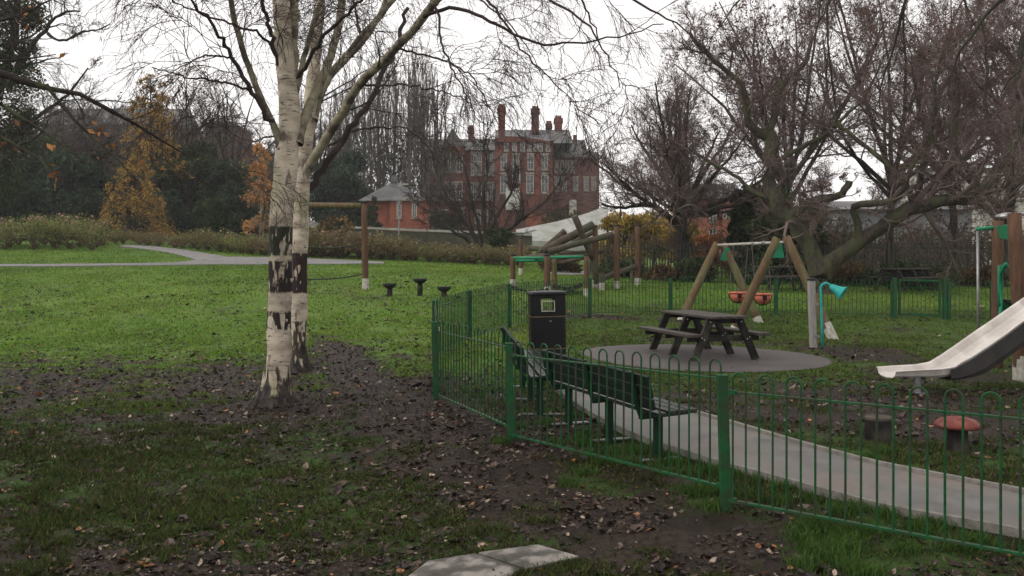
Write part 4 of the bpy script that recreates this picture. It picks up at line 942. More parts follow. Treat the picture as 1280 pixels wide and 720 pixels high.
# --- the two birches
def birch_mat(name, bands):
    """white peeling bark; bands: list of (z0, z1, colour) of dark wrapped or stripped bark, in metres above the foot"""
    m = bpy.data.materials.new(name); m.use_nodes = True; n = m.node_tree; N = n.nodes; b = N['Principled BSDF']; K = n.links.new
    b.inputs['Roughness'].default_value = .75; b.inputs['Specular IOR Level'].default_value = .3
    tcn = N.new('ShaderNodeTexCoord'); sp_ = N.new('ShaderNodeSeparateXYZ'); K(tcn.outputs['Object'], sp_.inputs[0])
    def noise(s, stretch=(1, 1, 1), d=6):
        mpn = N.new('ShaderNodeMapping'); mpn.inputs['Scale'].default_value = stretch; K(tcn.outputs['Object'], mpn.inputs[0])
        q = N.new('ShaderNodeTexNoise'); q.inputs['Scale'].default_value = s; q.inputs['Detail'].default_value = d; K(mpn.outputs[0], q.inputs['Vector']); return q.outputs['Fac']
    def ramp(i, a, b_, ca, cb):
        r = N.new('ShaderNodeValToRGB'); r.color_ramp.elements[0].position = a; r.color_ramp.elements[1].position = b_
        r.color_ramp.elements[0].color = (*ca, 1); r.color_ramp.elements[1].color = (*cb, 1); K(i, r.inputs[0]); return r.outputs[0]
    def mixc(f, a, b_):
        x = N.new('ShaderNodeMix'); x.data_type = 'RGBA'
        for q, s in ((f, 'Factor'), (a, 'A'), (b_, 'B')):
            if isinstance(q, tuple): x.inputs[s].default_value = (*q, 1)
            elif isinstance(q, float): x.inputs[s].default_value = q
            else: K(q, x.inputs[s])
        return x.outputs['Result']
    def mth(op, a, b_=None, cl=False):
        x = N.new('ShaderNodeMath'); x.operation = op; x.use_clamp = cl
        for k, q in enumerate((a, b_)):
            if q is None: continue
            if isinstance(q, (int, float)): x.inputs[k].default_value = q
            else: K(q, x.inputs[k])
        return x.outputs[0]
    col = ramp(noise(3, (1, 1, 2)), .35, .6, (.24, .195, .15), (.53, .46, .36))
    col = mixc(ramp(noise(2.2, (1, 1, .6)), .52, .64, (0, 0, 0), (.6, .6, .6)), col, (.24, .25, .12))      # green algae
    col = mixc(ramp(noise(9, (1, 1, 5)), .60, .66, (0, 0, 0), (.9, .9, .9)), col, (.06, .05, .045))             # lenticels and scars
    col = mixc(ramp(noise(4.5, (1.6, 1.6, .8)), .60, .68, (0, 0, 0), (.85, .85, .85)), col, (.09, .065, .05))
    zn = mth('ADD', sp_.outputs['Z'], mth('ADD', mth('MULTIPLY', mth('SUBTRACT', noise(5, (1, 1, .5)), .5), .09), mth('MULTIPLY', mth('SUBTRACT', noise(40, (1, 1, .6)), .5), .05)))
    for z0, z1, c, st in bands:
        f = mth('MULTIPLY', mth('MULTIPLY', mth('SUBTRACT', zn, z0), 38, True), mth('MULTIPLY', mth('SUBTRACT', z1, zn), 38, True))
        peel = ramp(noise(6, (2.4, 2.4, .7), 9), .56 if st > .9 else .51, .60 if st > .9 else .55, (1, 1, 1), (0, 0, 0))
        f = mth('MULTIPLY', f, peel)
        cc = ramp(noise(6, (4, 4, .6)), .4, .65, tuple(x * .5 for x in c), c)
        col = mixc(f, col, cc)
    # dark rough foot
    foot = mth('MULTIPLY', mth('SUBTRACT', .42, mth('ADD', sp_.outputs['Z'], mth('MULTIPLY', mth('SUBTRACT', noise(6, (2, 2, .5)), .5), 1.5))), 8, True)
    col = mixc(foot, col, ramp(noise(14), .4, .6, (.012, .01, .009), (.05, .038, .03)))
    K(col, b.inputs['Base Color'])
    bp = N.new('ShaderNodeBump'); bp.inputs['Strength'].default_value = .6; bp.inputs['Distance'].default_value = .012; K(noise(16, (1, 1, 2)), bp.inputs['Height']); K(bp.outputs[0], b.inputs['Normal'])
    return m
BK = (.020, .015, .014)
M['birch_a'] = birch_mat('birch_bark_near', [(1.78, 2.17, (.022, .026, .014), 1), (1.35, 1.745, (.022, .013, .013), 1), (.90, 1.14, BK, .5)])
M['birch_b'] = birch_mat('birch_bark_far', [(1.2, 1.85, (.030, .016, .014), 1), (.2, .8, (.06, .045, .03), .5)])
M['birch_limb'] = mat('birch_limb_bark', (.36, .32, .23), (.18, .165, .11), rough=.8, scale=7, stretch=(1, 1, 1), bump=.4, c3=(.09, .075, .06), s3=5)
def birch(label, base, trunk, r0, rt, barkm, limbs, seed, twigf, darks=()):
    rg = np.random.default_rng(seed); t = thing('birch_tree', label, 'tree', base, 'white birches in the foreground')
    tw = Wood(); N0 = 44; P = smooth_path(trunk, N0, .006, rg); tt = np.linspace(0, 1, N0)
    L_ = np.linalg.norm(np.diff(P, axis=0), axis=1).sum(); sl_ = tt * L_
    R = np.interp(sl_, [0, .1, .22, .45, 1.6, 3.0, L_], [r0 * 1.75, r0 * 1.35, r0 * 1.12, r0 * 1.02, r0 * .97, r0 * .95, rt]) * (1 + .03 * np.sin(sl_ * 9) + rg.normal(0, .012, N0))
    tw.add(P[None], R[None], 24)
    for k in range(7):       # root flare
        a = k * .9 + rg.uniform(0, .4); dr = np.array([cos(a), sin(a), 0]); b = np.array(base)
        Q = smooth_path([b + dr * r0 * .55 + (0, 0, .38), b + dr * r0 * 1.1 + (0, 0, .14), b + dr * r0 * 1.9 + (0, 0, .0), b + dr * r0 * 2.6 - (0, 0, .08)], 10); tw.add(Q[None], np.linspace(r0 * .35, r0 * .22, 10)[None], 8)
    tw.obj('trunk', M[barkm], t)
    lw = Wood(); Ps = []; Rs = []
    for pl, a, b in limbs:
        Q = smooth_path(pl, 26, a * .10, rg); q = np.linspace(a, b, 26) * (1 + rg.normal(0, .03, 26)); q[0] *= 1.3; lw.add(Q[None], q[None], 10); Ps.append(Q); Rs.append(q)
    if lw.n: lw.obj('limb', M['birch_limb'], t)
    dk = Wood(); Pd = []; Rd = []
    for pl, a, b in darks:
        Q = smooth_path(pl, 26, a * .6, rg); q = np.linspace(a, b, 26); dk.add(Q[None], q[None], 7); Pd.append(Q); Rd.append(q)
    P = np.array(Ps + Pd); R = np.array(Rs + Rd)
    P1, R1 = grow(rg, P, R, twigf[0], .12, .98, .32, 42, 12, wander=.16, lift=.02, rf=.22, rmin=.006, lenmin=.7)
    dk.add(P1, R1, 5)
    P2, R2 = grow(rg, np.concatenate([P1]), R1, twigf[1], .15, 1, .55, 38, 12, wander=.15, lift=-.05, rf=.6, rmin=.0042, lenmin=.6)
    dk.add(P2, R2, 4)
    P3, R3 = grow(rg, P2, R2, twigf[2], .1, 1, .6, 32, 10, wander=.14, lift=-.09, rf=.7, rmin=.0032, lenmin=.45)
    dk.add(P3, R3, 3)
    P4_, R4_ = grow(rg, P3, R3, twigf[3], .1, 1, .5, 34, 6, wander=.16, lift=-.06, rf=.8, rmin=.0025, lenmin=.2)
    dk.add(P4_, R4_, 3)
    dk.obj('crown', M['twig'], t)
    return t
d1 = 10.7; d2 = 13.8
b1 = G(343, 505)
tr1 = near_px([(345,508),(348,470),(349,430),(350,380),(351,320),(352,270),(357,215),(362,160),(362,120),(355,70),(352,0),(350,-90),(346,-250)], d1)
dfar = lambda x: x
limbs1 = [
 (near_px([(366,150),(366,110),(367,70),(367,0),(370,-120)], d1, [0,.05,.1,.1,.3]), 0.066, 0.039),
 (near_px([(352,205),(347,165),(334,140),(321,110),(308,78),(299,50),(290,10),(282,-50),(270,-160)], d1, [0,-.1,-.2,-.3,-.4,-.5,-.6,-.8,-1.2]), 0.043, 0.022),
 (near_px([(372,180),(378,150),(398,108),(415,67),(425,20),(432,-40),(440,-160)], d1, [0,.1,.2,.3,.4,.6,.9]), 0.058, 0.035),
 (near_px([(366,135),(379,76),(391,30),(405,-10),(430,-90)], d1, [0,0,-.2,-.3,-.6]), 0.039, 0.023)]
darks1 = [
 (near_px([(350,175),(344,163),(332,140),(321,125),(305,98),(293,73),(272,40),(244,9),(220,-20)], d1, [0,-.1,-.2,-.4,-.5,-.6,-.9,-1.1,-1.4]), .035, .012),
 (near_px([(316,116),(300,108),(266,101),(240,97),(220,93),(190,84)], d1, [-.4,-.5,-.7,-.9,-1,-1.2]), .016, .005),
 (near_px([(293,73),(270,69),(254,70),(238,78),(220,88),(195,98)], d1, [-.6,-.7,-.9,-1,-1.1,-1.3]), .013, .004),
 (near_px([(349,90),(338,50),(327,0),(318,-60)], d1, [0,-.2,-.4,-.8]), .03, .018),
 (near_px([(345,60),(322,40),(293,32),(265,22),(238,11),(215,0)], d1, [0,-.3,-.6,-.9,-1.2,-1.6]), .018, .006),
 (near_px([(372,100),(392,60),(420,30),(455,-5),(500,-40)], d1, [0,-.3,-.6,-1,-1.6]), .025, .012),
 (near_px([(349,170),(330,172),(312,180),(300,200),(290,212)], d1, [0,-.2,-.5,-.6,-.7]), .012, .004)]
M['bark_curl'] = mat('peeling_birch_bark', (.62, .55, .45), (.35, .27, .2), rough=.8, scale=20, bump=.2)
tr_z = [p[2] - b1[2] for p in tr1[:7]]; tr_x = [p[0] for p in tr1[:7]]
TA = birch('nearer white birch with two dark bands round its trunk', b1, tr1, .143, .06, 'birch_a', limbs1, 5, (3.2, 5, 5, 3), darks1)
rgc = np.random.default_rng(17)
for z, az, wd_ in ((2.18, -1.2, .16), (1.76, -.9, .10), (1.33, -1.5, .14), (1.16, -1.9, .12), (1.02, -1.1, .10), (.88, -1.4, .15), (1.5, -.7, .08), (1.9, -.8, .07)):
    # curls of bark peeling off at the edges of the dark bands
    c = np.array([*(np.interp(z, tr_z, tr_x),), b1[1], b1[2] + z]); mb = MB(); rr_ = .148; hh_ = rgc.uniform(.03, .08); V = []
    for i in range(7):
        a = az + (i - 3) / 3 * wd_ * 2.2; o_ = .006 + .02 * (i / 6) ** 2
        V += [c + np.array([cos(a) * (rr_ + o_), sin(a) * (rr_ + o_), -hh_ * (.5 + .3 * math.sin(i * 2.1))]), c + np.array([cos(a) * (rr_ + o_ * 1.8), sin(a) * (rr_ + o_ * 1.8), hh_ * .5])]
    mb.add(V, [(2 * i, 2 * i + 2, 2 * i + 3, 2 * i + 1) for i in range(6)]); part('bark_curl', mb, M['bark_curl'], TA)
b2 = G(372, 461)
tr2 = near_px([(373,465),(373,430),(374,380),(375,320),(376,270),(378,225),(380,190),(386,150),(391,100),(396,40),(402,-40),(410,-160)], d2)
limbs2 = [
 (near_px([(379,222),(386,205),(400,185),(419,157),(430,135),(441,118),(452,101),(475,81),(495,61),(520,33),(544,3),(570,-30),(610,-80),(660,-120)], d2, [0,-.05,-.2,-.4,-.6,-.7,-.8,-1.1,-1.4,-1.7,-2,-2.3,-2.8,-3.2]), 0.076, 0.043),
 (near_px([(380,190),(390,160),(403,107),(420,85),(440,60),(461,36),(489,2),(520,-40),(560,-100)], d2, [0,.1,.2,.3,.4,.5,.6,.8,1]), 0.070, 0.039),
 (near_px([(392,150),(402,112),(424,82),(450,58),(470,30),(483,0),(505,-60)], d2, [0,.2,.3,.4,.4,.4,.4]), 0.055, 0.031)]
darks2 = [
 (near_px([(382,250),(395,230),(420,190),(450,145),(480,90),(500,50),(510,10)], d2, [0,.1,.2,.3,.4,.6,.8]), .06, .03),
 (near_px([(400,185),(420,178),(445,160),(480,160),(505,158),(540,190)], d2, [0,.3,.5,.8,1,1.4]), .022, .007),
 (near_px([(450,104),(480,108),(505,104),(530,110),(560,116),(590,130)], d2, [-.8,-1,-1.2,-1.5,-1.7,-2]), .02, .006),
 (near_px([(530,20),(560,8),(600,18),(640,45),(680,56),(730,52),(780,45),(830,30)], d2, [-1.9,-2.1,-2.4,-2.6,-2.8,-3,-3.2,-3.4]), .028, .006),
 (near_px([(495,61),(530,68),(560,75),(590,95),(610,130),(625,160)], d2, [-1.4,-1.5,-1.6,-1.7,-1.8,-1.9]), .018, .005),
 (near_px([(544,3),(550,50),(566,90),(585,120),(600,160)], d2, [-2,-2.2,-2.3,-2.4,-2.5]), .02, .005),
 (near_px([(600,-70),(640,-30),(690,0),(735,30),(760,70),(775,110)], d2, [-2.7,-2.8,-3,-3.2,-3.3,-3.4]), .026, .006),
 (near_px([(580,-40),(610,0),(640,40),(665,80),(690,100),(720,130)], d2, [-2.4,-2.6,-2.7,-2.8,-2.9,-3]), .022, .005),
 (near_px([(650,-110),(700,-80),(750,-30),(800,5),(850,30),(880,60)], d2, [-3.2,-3.2,-3.4,-3.5,-3.6,-3.7]), .03, .006),
 (near_px([(640,-120),(690,-70),(720,-20),(745,40),(750,80)], d2, [-3.2,-3.0,-2.8,-2.6,-2.5]), .026, .006),
 (near_px([(520,-40),(560,-30),(600,0),(630,20),(660,60),(680,100)], d2, [.8,.5,.2,0,-.1,-.2]), .024, .005),
 (near_px([(450,40),(440,-10),(470,-60)], d2, [0,.6,1]), .02, .01)]
birch('farther white birch behind the banded one, its pale limbs reaching right', b2, tr2, .125, .055, 'birch_b', limbs2, 11, (3.4, 5, 5, 3), darks2)

# --- bare trees on the right
def limb(u_v, d, dd, a, b): return (near_px(u_v, d, dd), a, b)
dC = G(1026, 340)[1] if G(1026, 340)[1] < 45 else 30.0
dC = 28.0; bC = onground(1028, dC)
oz = W(1028, 340, dC)[2] - bC[2]; print('cherry base', bC, oz)
z_ = lambda n, s=1.0: [s * i for i in range(n)]
chl = [
 (near_px([(1024,338),(1019,330),(1010,300),(1000,285),(986,270),(965,246),(959,222),(965,202),(968,181),(955,160)], dC, [0,0,0,.1,.2,.3,.3,.4,.5,.5]), .30, .20),
 (near_px([(1028,337),(1054,314),(1078,300),(1102,285),(1126,270),(1140,252),(1161,250),(1185,256),(1215,249),(1232,240),(1250,219),(1262,190),(1285,150)], dC, [0,-.3,-.6,-.9,-1.1,-1.3,-1.5,-1.7,-2,-2.2,-2.4,-2.6,-3]), .27, .11),
 (near_px([(988,272),(1000,262),(1012,252),(1034,249),(1052,243),(1060,232),(1062,226)], dC, [.2,-.2,-.5,-.7,-.9,-1,-1]), .15, .11),
 (near_px([(1075,300),(1072,276),(1062,255),(1075,252),(1090,255),(1102,258),(1126,246),(1131,234),(1140,205),(1160,170)], dC, [-.6,-.7,-.8,-1,-1.2,-1.3,-1.5,-1.6,-1.8,-2]), .13, .05),
 (near_px([(958,170),(945,172),(934,150),(930,110),(920,96),(905,85),(890,75),(875,62),(862,40)], dC, [.5,.4,.2,0,-.1,-.3,-.4,-.6,-.8]), .15, .05),
 (near_px([(960,166),(967,145),(971,125),(975,110),(985,95),(1000,90),(1012,70),(1015,40)], dC, [.5,.5,.6,.6,.7,.8,1,1.2]), .13, .05),
 (near_px([(1141,252),(1137,231),(1123,216),(1102,199),(1078,181),(1050,160),(1030,120),(1020,80)], dC, [-1.3,-1.2,-1.1,-.9,-.7,-.4,-.2,0]), .10, .03),
 (near_px([(1146,250),(1150,216),(1158,190),(1170,150),(1165,110),(1180,60)], dC, [-1.3,-1.5,-1.7,-1.9,-2.2,-2.4]), .09, .03),
 (near_px([(966,205),(990,190),(1010,180),(1040,165),(1060,140),(1085,120),(1100,80)], dC, [.4,.2,0,0,.1,.3,.4]), .08, .03),
 (near_px([(1232,240),(1215,222),(1200,200),(1190,170),(1200,130),(1195,80)], dC, [-2.2,-2.2,-2.1,-2,-2,-2]), .08, .03),
 (near_px([(965,250),(940,240),(915,215),(890,205),(860,185)], dC, [.3,.4,.6,.8,1]), .08, .03)]
lvR = [dict(count=9, t0=.15, t1=1, lf=.42, ang=48, N=10, wander=.24, lift=.06, rf=.5, rmin=.011, k=6),
       dict(count=8, t0=.12, t1=1, lf=.55, ang=42, N=8, wander=.24, lift=.03, rf=.55, rmin=.0065, k=4),
       dict(count=8, t0=.1, t1=1, lf=.6, ang=42, N=6, wander=.22, lift=.02, rf=.6, rmin=.0045, k=3),
       dict(count=6, t0=.1, t1=1, lf=.6, ang=40, N=4, wander=.2, lift=0, rf=.7, rmin=.003, k=3)]
RED = [(.10, .035, .028), (.13, .05, .03), (.07, .035, .03), (.16, .08, .04)]
bare_tree('spreading_tree', 'gnarled spreading bare tree with a long low limb sweeping right, behind the swings', 'tree', bC,
    [bC - np.array([0, 0, .2]), bC + (0, 0, .12), bC + (-.1, 0, .35)], chl, .36, .26, 3, lvR, bark='bark_grey', twig='twig_purple', leaves=(RED, 4500, .05))
# second tree at the right edge, behind the tower
dE = 30.5; bE = onground(1250, dE)
el = [(near_px([(1250,345),(1252,300),(1256,264),(1262,240),(1268,213),(1272,190),(1278,150),(1270,100),(1280,40)], dE, [0]*9), .24, .08),
 (near_px([(1253,268),(1240,250),(1225,232),(1200,222),(1185,196),(1167,178),(1150,140),(1140,90)], dE, [0,-.2,-.4,-.5,-.6,-.8,-.9,-1]), .13, .04),
 (near_px([(1251,275),(1236,262),(1220,255),(1200,240),(1182,225),(1160,200),(1130,185),(1100,160)], dE, [0,.2,.4,.5,.6,.8,.9,1]), .11, .03),
 (near_px([(1262,240),(1290,215),(1320,180),(1350,120)], dE, [0,0,0,0]), .12, .04),
 (near_px([(1268,213),(1245,180),(1230,130),(1235,70),(1225,20)], dE, [0,0,-.2,-.3,-.4]), .10, .03),
 (near_px([(1275,170),(1300,120),(1310,60),(1330,0)], dE, [0,0,.3,.6]), .09, .03)]
bare_tree('spreading_tree', 'tall dense bare tree with purplish twigs at the right edge, behind the slide tower', 'tree', bE,
    [bE - np.array([0, 0, .2]), bE + (0, 0, .3), bE + (0, 0, .6)], el, .27, .24, 8, [dict(lvR[0], count=10)] + lvR[1:], bark='bark_dark', twig='twig_purple', leaves=(RED, 7000, .055))
# round bare tree, left of centre right
def radial_limbs(base, fork, n, spread, up, r, rg, aim=None, Np=5, curve=.25):
    out = []
    for k in range(n):
        a = 2 * pi * (k + rg.uniform(-.3, .3)) / n * 1.0 + rg.uniform(0, .5); e = rg.uniform(*up); dr = np.array([cos(a) * cos(e), sin(a) * cos(e), sin(e)])
        L_ = spread * rg.uniform(.75, 1.1) * (1 if aim is None else aim(a, e)); p = np.array(fork, float) - (0, 0, rg.uniform(0, .12) * spread); pts = [p]
        for s in range(Np):
            dr = dr + rg.normal(0, curve * .5, 3) + np.array([0, 0, .05]); dr /= np.linalg.norm(dr); p = p + dr * L_ / Np; pts.append(p)
        out.append((np.array(pts), r * rg.uniform(.75, 1), r * .22))
    return out
rg = np.random.default_rng(21)
dA = 35.0; bA = onground(855, dA); fk = W(852, 262, dA)
limA = radial_limbs(bA, fk, 20, 5.0, (.1, 1.5), .13, rg, curve=.16)
limA += [(near_px([(852,290),(838,272),(825,260),(808,255),(790,258),(770,262),(752,255)], dA, [0,-.2,-.3,-.3,-.5,-.6,-.8]), .13, .04), (near_px([(854,270),(850,240),(845,200),(850,150),(845,110)], dA, [0,0,.1,.2,.1]), .16, .05)]
lvA = [dict(count=12, t0=.15, t1=1, lf=.45, ang=45, N=9, wander=.2, lift=.06, rf=.5, rmin=.013, k=5),
       dict(count=9, t0=.1, t1=1, lf=.55, ang=42, N=7, wander=.2, lift=.05, rf=.55, rmin=.008, k=3),
       dict(count=9, t0=.1, t1=1, lf=.6, ang=38, N=5, wander=.18, lift=.03, rf=.6, rmin=.0055, k=3)]
bare_tree('round_tree', 'rounded bare tree with a dark trunk between the large building and the swings', 'tree', bA, [bA - np.array([0, 0, .3]), bA + (0, 0, .5), W(853, 300, dA), fk], limA, .26, .18, 4, lvA, twig='twig_purple', leaves=(RED, 3000, .05))
# a second rank of bare trees behind the palisade, filling the right
def generic_bare(label, u, d, h, seed, n=12, twig='twig_purple', bark='bark_dark', group='bare trees behind the playground', r=.2, up=(.35, 1.45), fork=.3, name='bare_tree', leaves=None, dens=1.0, levels=None, spread=None):
    rg = np.random.default_rng(seed); b = onground(u, d); fk = b + np.array([rg.normal(0, .2), 0, h * fork])
    lm = radial_limbs(b, fk, n, spread or h * .66, up, r * .6, rg)
    lv = levels or [dict(lvA[0], count=9 * dens), dict(lvA[1], count=8 * dens, rmin=.009), dict(lvA[2], count=8 * dens, rmin=.0065)]
    return bare_tree(name, label, 'tree', b, [b - np.array([0, 0, .4]), b + (0, 0, .4), fk], lm, r, r * .7, seed, lv, bark=bark, twig=twig, group=group, leaves=leaves)
generic_bare('bare tree with a tall upright crown behind the middle of the palisade fence', 985, 38, 13, 31, leaves=(RED, 9000, .08))
generic_bare('bare tree with reddish twigs behind the palisade fence, above the grey building', 1110, 40, 15.5, 32, leaves=(RED, 6000, .07))
generic_bare('very tall bare tree rising at the top right corner of the picture', 1330, 36, 15, 34, leaves=(RED, 6000, .07), n=15)
generic_bare('bare tree with a broad crown in front of the cream building', 1195, 44, 17, 35, leaves=(RED, 9000, .08))
# small spreading tree before the Victorian building
rg = np.random.default_rng(5); dS = 50; bS = onground(603, dS)
sl2 = []
for pl in ([(603,320),(590,290),(575,268),(558,245),(545,215),(540,190)],[(604,320),(600,285),(590,255),(585,225),(575,195)],[(606,320),(612,290),(625,262),(640,240),(645,215)],[(606,318),(620,292),(640,285),(655,270),(652,240)],
           [(602,320),(585,300),(560,285),(535,262),(520,255)],[(605,318),(606,280),(604,245),(610,210),(605,180)],[(606,320),(625,300),(650,275),(670,262),(690,245),(700,225)]):
    sl2.append((near_px([(a, b) for a, b in pl], dS, list(rg.normal(0, .5, len(pl)))), .13, .035))
bare_tree('small_spreading_tree', 'many-stemmed spreading bare tree in front of the large brick building', 'tree', bS, [bS - np.array([0, 0, .3]), bS + (0, 0, .2), bS + (0, 0, .5)], sl2, .3, .25, 6,
    [dict(lvA[0], count=9, rmin=.02), dict(lvA[1], count=8, rmin=.014), dict(lvA[2], count=5, rmin=.011)], twig='twig')
# tall narrow bare poplars
def poplar(label, u, d, h, seed):
    rg = np.random.default_rng(seed); b = onground(u, d); lm = []
    for k in range(16):
        a = rg.uniform(0, 2 * pi); z0 = h * rg.uniform(.12, .6); r0 = h * rg.uniform(.03, .10); p = b + np.array([0, 0, z0]); q = p + np.array([cos(a) * r0, sin(a) * r0, h * .10]); e = q + np.array([cos(a) * r0 * .7 + rg.normal(0, .2), sin(a) * r0 * .7, (h - z0) * rg.uniform(.5, .85)])
        lm.append((np.array([p, q, (q + e) / 2 + rg.normal(0, .1, 3), e]), .06, .02))
    lv = [dict(count=11, t0=.1, t1=1, lf=.26, ang=24, N=6, wander=.08, lift=.22, rf=.5, rmin=.016, k=3), dict(count=8, t0=.1, t1=1, lf=.5, ang=24, N=5, wander=.1, lift=.18, rf=.6, rmin=.014, k=3)]
    return bare_tree('poplar_tree', label, 'tree', b, [b - np.array([0, 0, .5]), b + (0, 0, h * .3), b + (rg.normal(0, .2), 0, h * .7), b + (0, 0, h)], lm, .2, .04, seed, lv, twig='twig_grey', bark='twig_grey', group='tall narrow bare poplars')
for i, (u, v) in enumerate(((455, 105), (474, 75), (492, 62), (511, 68), (528, 78), (547, 100), (432, 120))):
    d = 84 + 3 * (i % 3); b = onground(u, d); h = (W(u, v, d)[2] - b[2])
    poplar(['leftmost but one of the tall bare poplars, just right of the birches', 'tall bare poplar above the roof of the small brick house', 'tallest bare poplar, a little right of the small house roof', 'tall bare poplar with twin leaders midway along the poplar row', 'tall bare poplar next to the end one of the row', 'rightmost bare poplar, touching the left end of the large building', 'leftmost and lowest bare poplar, behind the birch limbs'][i], u, d, h, 50 + i)
# --- evergreens and other leafy masses
def leafy(name, label, u, v_top, vb_or_d, width_px, seed, cols, n=9000, size=.16, d=None, cat='tree', group=None, lobes=14, shape='round', trunk=True, low=.08, twigs=True, droop=0, mode='d'):
    rg = np.random.default_rng(seed); b = onground(u, d); top = W(u, v_top, d); h = top[2] - b[2]; w = width_px * d / F / 2
    t = thing(name, label, cat, b, group)
    wd = Wood(); P = smooth_path([b - (0, 0, .3), b + (0, 0, h * .4), b + (rg.normal(0, w * .06), 0, h * .93)], 10, .03, rg); wd.add(P[None], np.linspace(max(.05, h * .022), .03, 10)[None], 8)
    wd.obj('trunk', M['bark_dark'], t)
    pts = []; nor = []; shade = []
    br = Wood(); BP = []
    for k in range(lobes):
        if shape == 'cone': f = rg.uniform(low, .96) ** 1.0; rad = w * (1 - f) ** .8 * rg.uniform(.5, .95); ls = max(w * .36 * (1.1 - f), w * .12)
        elif shape == 'column': f = rg.uniform(low, .95); rad = w * .5 * rg.uniform(.2, 1); ls = w * .5
        elif shape == 'bush': f = rg.uniform(.15, .75); rad = w * rg.uniform(.2, .72); ls = w * rg.uniform(.25, .42)
        else: f = rg.uniform(low + .08, .86); rad = w * .78 * math.sqrt(max(.05, 1 - ((f - .45) / .55) ** 2)) * rg.uniform(.35, 1); ls = w * rg.uniform(.26, .46)
        a = rg.uniform(0, 2 * pi); c = b + np.array([cos(a) * rad, sin(a) * rad, f * h]); m_ = n // lobes
        q = norm(rg.normal(size=(m_, 3))); rr_ = rg.random((m_, 1)) ** .45; pp = q * rr_ * ls * np.array([1, 1, .72 if shape != 'column' else 1.3]); pp[:, 2] -= droop * (pp[:, 0] ** 2 + pp[:, 1] ** 2) / ls
        pp += (vnoise(q[:, 0] * 3 + k * 7, q[:, 1] * 3 + q[:, 2] * 5, .6, seed)[:, None] - .5) * ls * .5
        pts.append(c + pp); nor.append(q); shade.append(np.full(m_, rg.uniform(.7, 1.3)))
        BP.append(smooth_path([b + np.array([0, 0, max(.05, f * h * .55)]), (c + b + np.array([0, 0, f * h * .6])) / 2, c, c + rg.normal(0, ls * .3, 3)], 7))
    BP = np.array(BP); br.add(BP, np.linspace(.05, .012, 7)[None] * np.ones((len(BP), 1)) * max(.5, min(2, h / 5)), 5)
    P1, R1 = grow(rg, BP, np.full((len(BP), 7), .012), 10, .4, 1, .25, 50, 5, wander=.2, lift=0, rf=.8, rmin=.008); br.add(P1, R1, 3)
    br.obj('branches', M['twig'], t)
    pts = np.concatenate(pts); sh_ = np.concatenate(shade); pts[:, 2] = np.maximum(pts[:, 2], TZ(pts[:, 0], pts[:, 1]) + .02)
    V, F_, T_ = leaf_mesh(rg, pts, size, cols, normals=None, aspect=1.7); T_ = T_ * np.repeat(sh_, 4)[:, None]
    put_leaves('crown', V, F_, T_, t); return t
EV = [(.040, .062, .028), (.056, .080, .034), (.028, .044, .021), (.07, .08, .038)]
EVb = [(.04, .064, .038), (.055, .08, .045), (.03, .046, .03)]
GOLD = [(.46, .28, .06), (.36, .21, .05), (.52, .34, .09), (.28, .2, .07)]
def larch(name, label, u, vt, d, w, seed, low, n, droop, cols=None, bark='bark_dark'):
    rg = np.random.default_rng(seed); b = onground(u, d); h = W(u, vt, d)[2] - b[2]; lm = []
    for k in range(46):
        f = low + (.97 - low) * rg.random(); a = rg.uniform(0, 2 * pi); L_ = w * (1 - f) ** .6 * rg.uniform(.6, 1.15) + .25; dr = np.array([cos(a), sin(a), 0]); p = b + np.array([0, 0, f * h])
        lm.append((np.array([p, p + dr * L_ * .35 + (0, 0, .18), p + dr * L_ * .7 + (0, 0, -.05 * droop * L_), p + dr * L_ + (0, 0, -.35 * droop * L_)]), .035, .012))
    for q in lm: q[0][:, 2] = np.maximum(q[0][:, 2], b[2] + .1)
    return bare_tree(name, label, 'tree', b, [b - np.array([0, 0, .3]), b + (0, 0, h * .4), b + (rg.normal(0, .1), 0, h * .97)], lm, .13, .03, seed,
        [dict(count=9, t0=.1, t1=1, lf=.38, ang=45, N=6, wander=.18, lift=-.12 * droop, rf=.6, rmin=.011, k=3), dict(count=6, t0=.1, t1=1, lf=.6, ang=40, N=5, wander=.16, lift=-.16 * droop, rf=.6, rmin=.007, k=3)], bark=bark, twig='twig_gold', leaves=(cols or GOLD, n, .075))
M['twig_gold'] = mat('golden_brown_twig', (.2, .12, .05), (.12, .075, .035), rough=.9, scale=1, bump=0)
YEL = [(.38, .26, .06), (.30, .22, .06), (.42, .29, .07), (.18, .16, .05)]
BRN = [(.09, .055, .03), (.13, .075, .035), (.06, .045, .028), (.08, .07, .03)]
evs = [(-40,120,58,150,'round','dark evergreen at the left edge, behind the tall bare tree'),(28,150,62,110,'round','dark evergreen behind the left rose bed'),(88,188,60,100,'round','low dark evergreen left of the weeping golden larch'),
 (130,172,66,80,'cone','pointed dark evergreen just left of the golden larch'),(178,205,68,90,'round','dark evergreen behind the weeping golden larch'),(236,165,62,95,'round','broad dark green yew below the brick tower'),(285,196,60,80,'round','low dark yew right of the broad one'),
 (268,240,55,60,'bush','small dark bush at the foot of the yews, behind the rose strip'),(205,225,58,70,'bush','dark bush right of the weeping larch branches')]
for i, (u, v, d, w, sp_, lb) in enumerate(evs):
    leafy('evergreen_tree', lb, u, v, None, w, 70 + i, EV if i % 2 else EVb, n=15000, size=.20, d=d, shape=sp_, group='dark evergreens on the left', lobes=26, low=0)
larch('golden_larch', 'tall golden larch with a pointed top above the dark evergreens', 190, 90, 60, 3.0, 91, .38, 12000, .4)
larch('weeping_larch', 'low weeping golden larch hanging in front of the dark evergreens', 168, 196, 54, 2.9, 92, .05, 9000, 1.5)
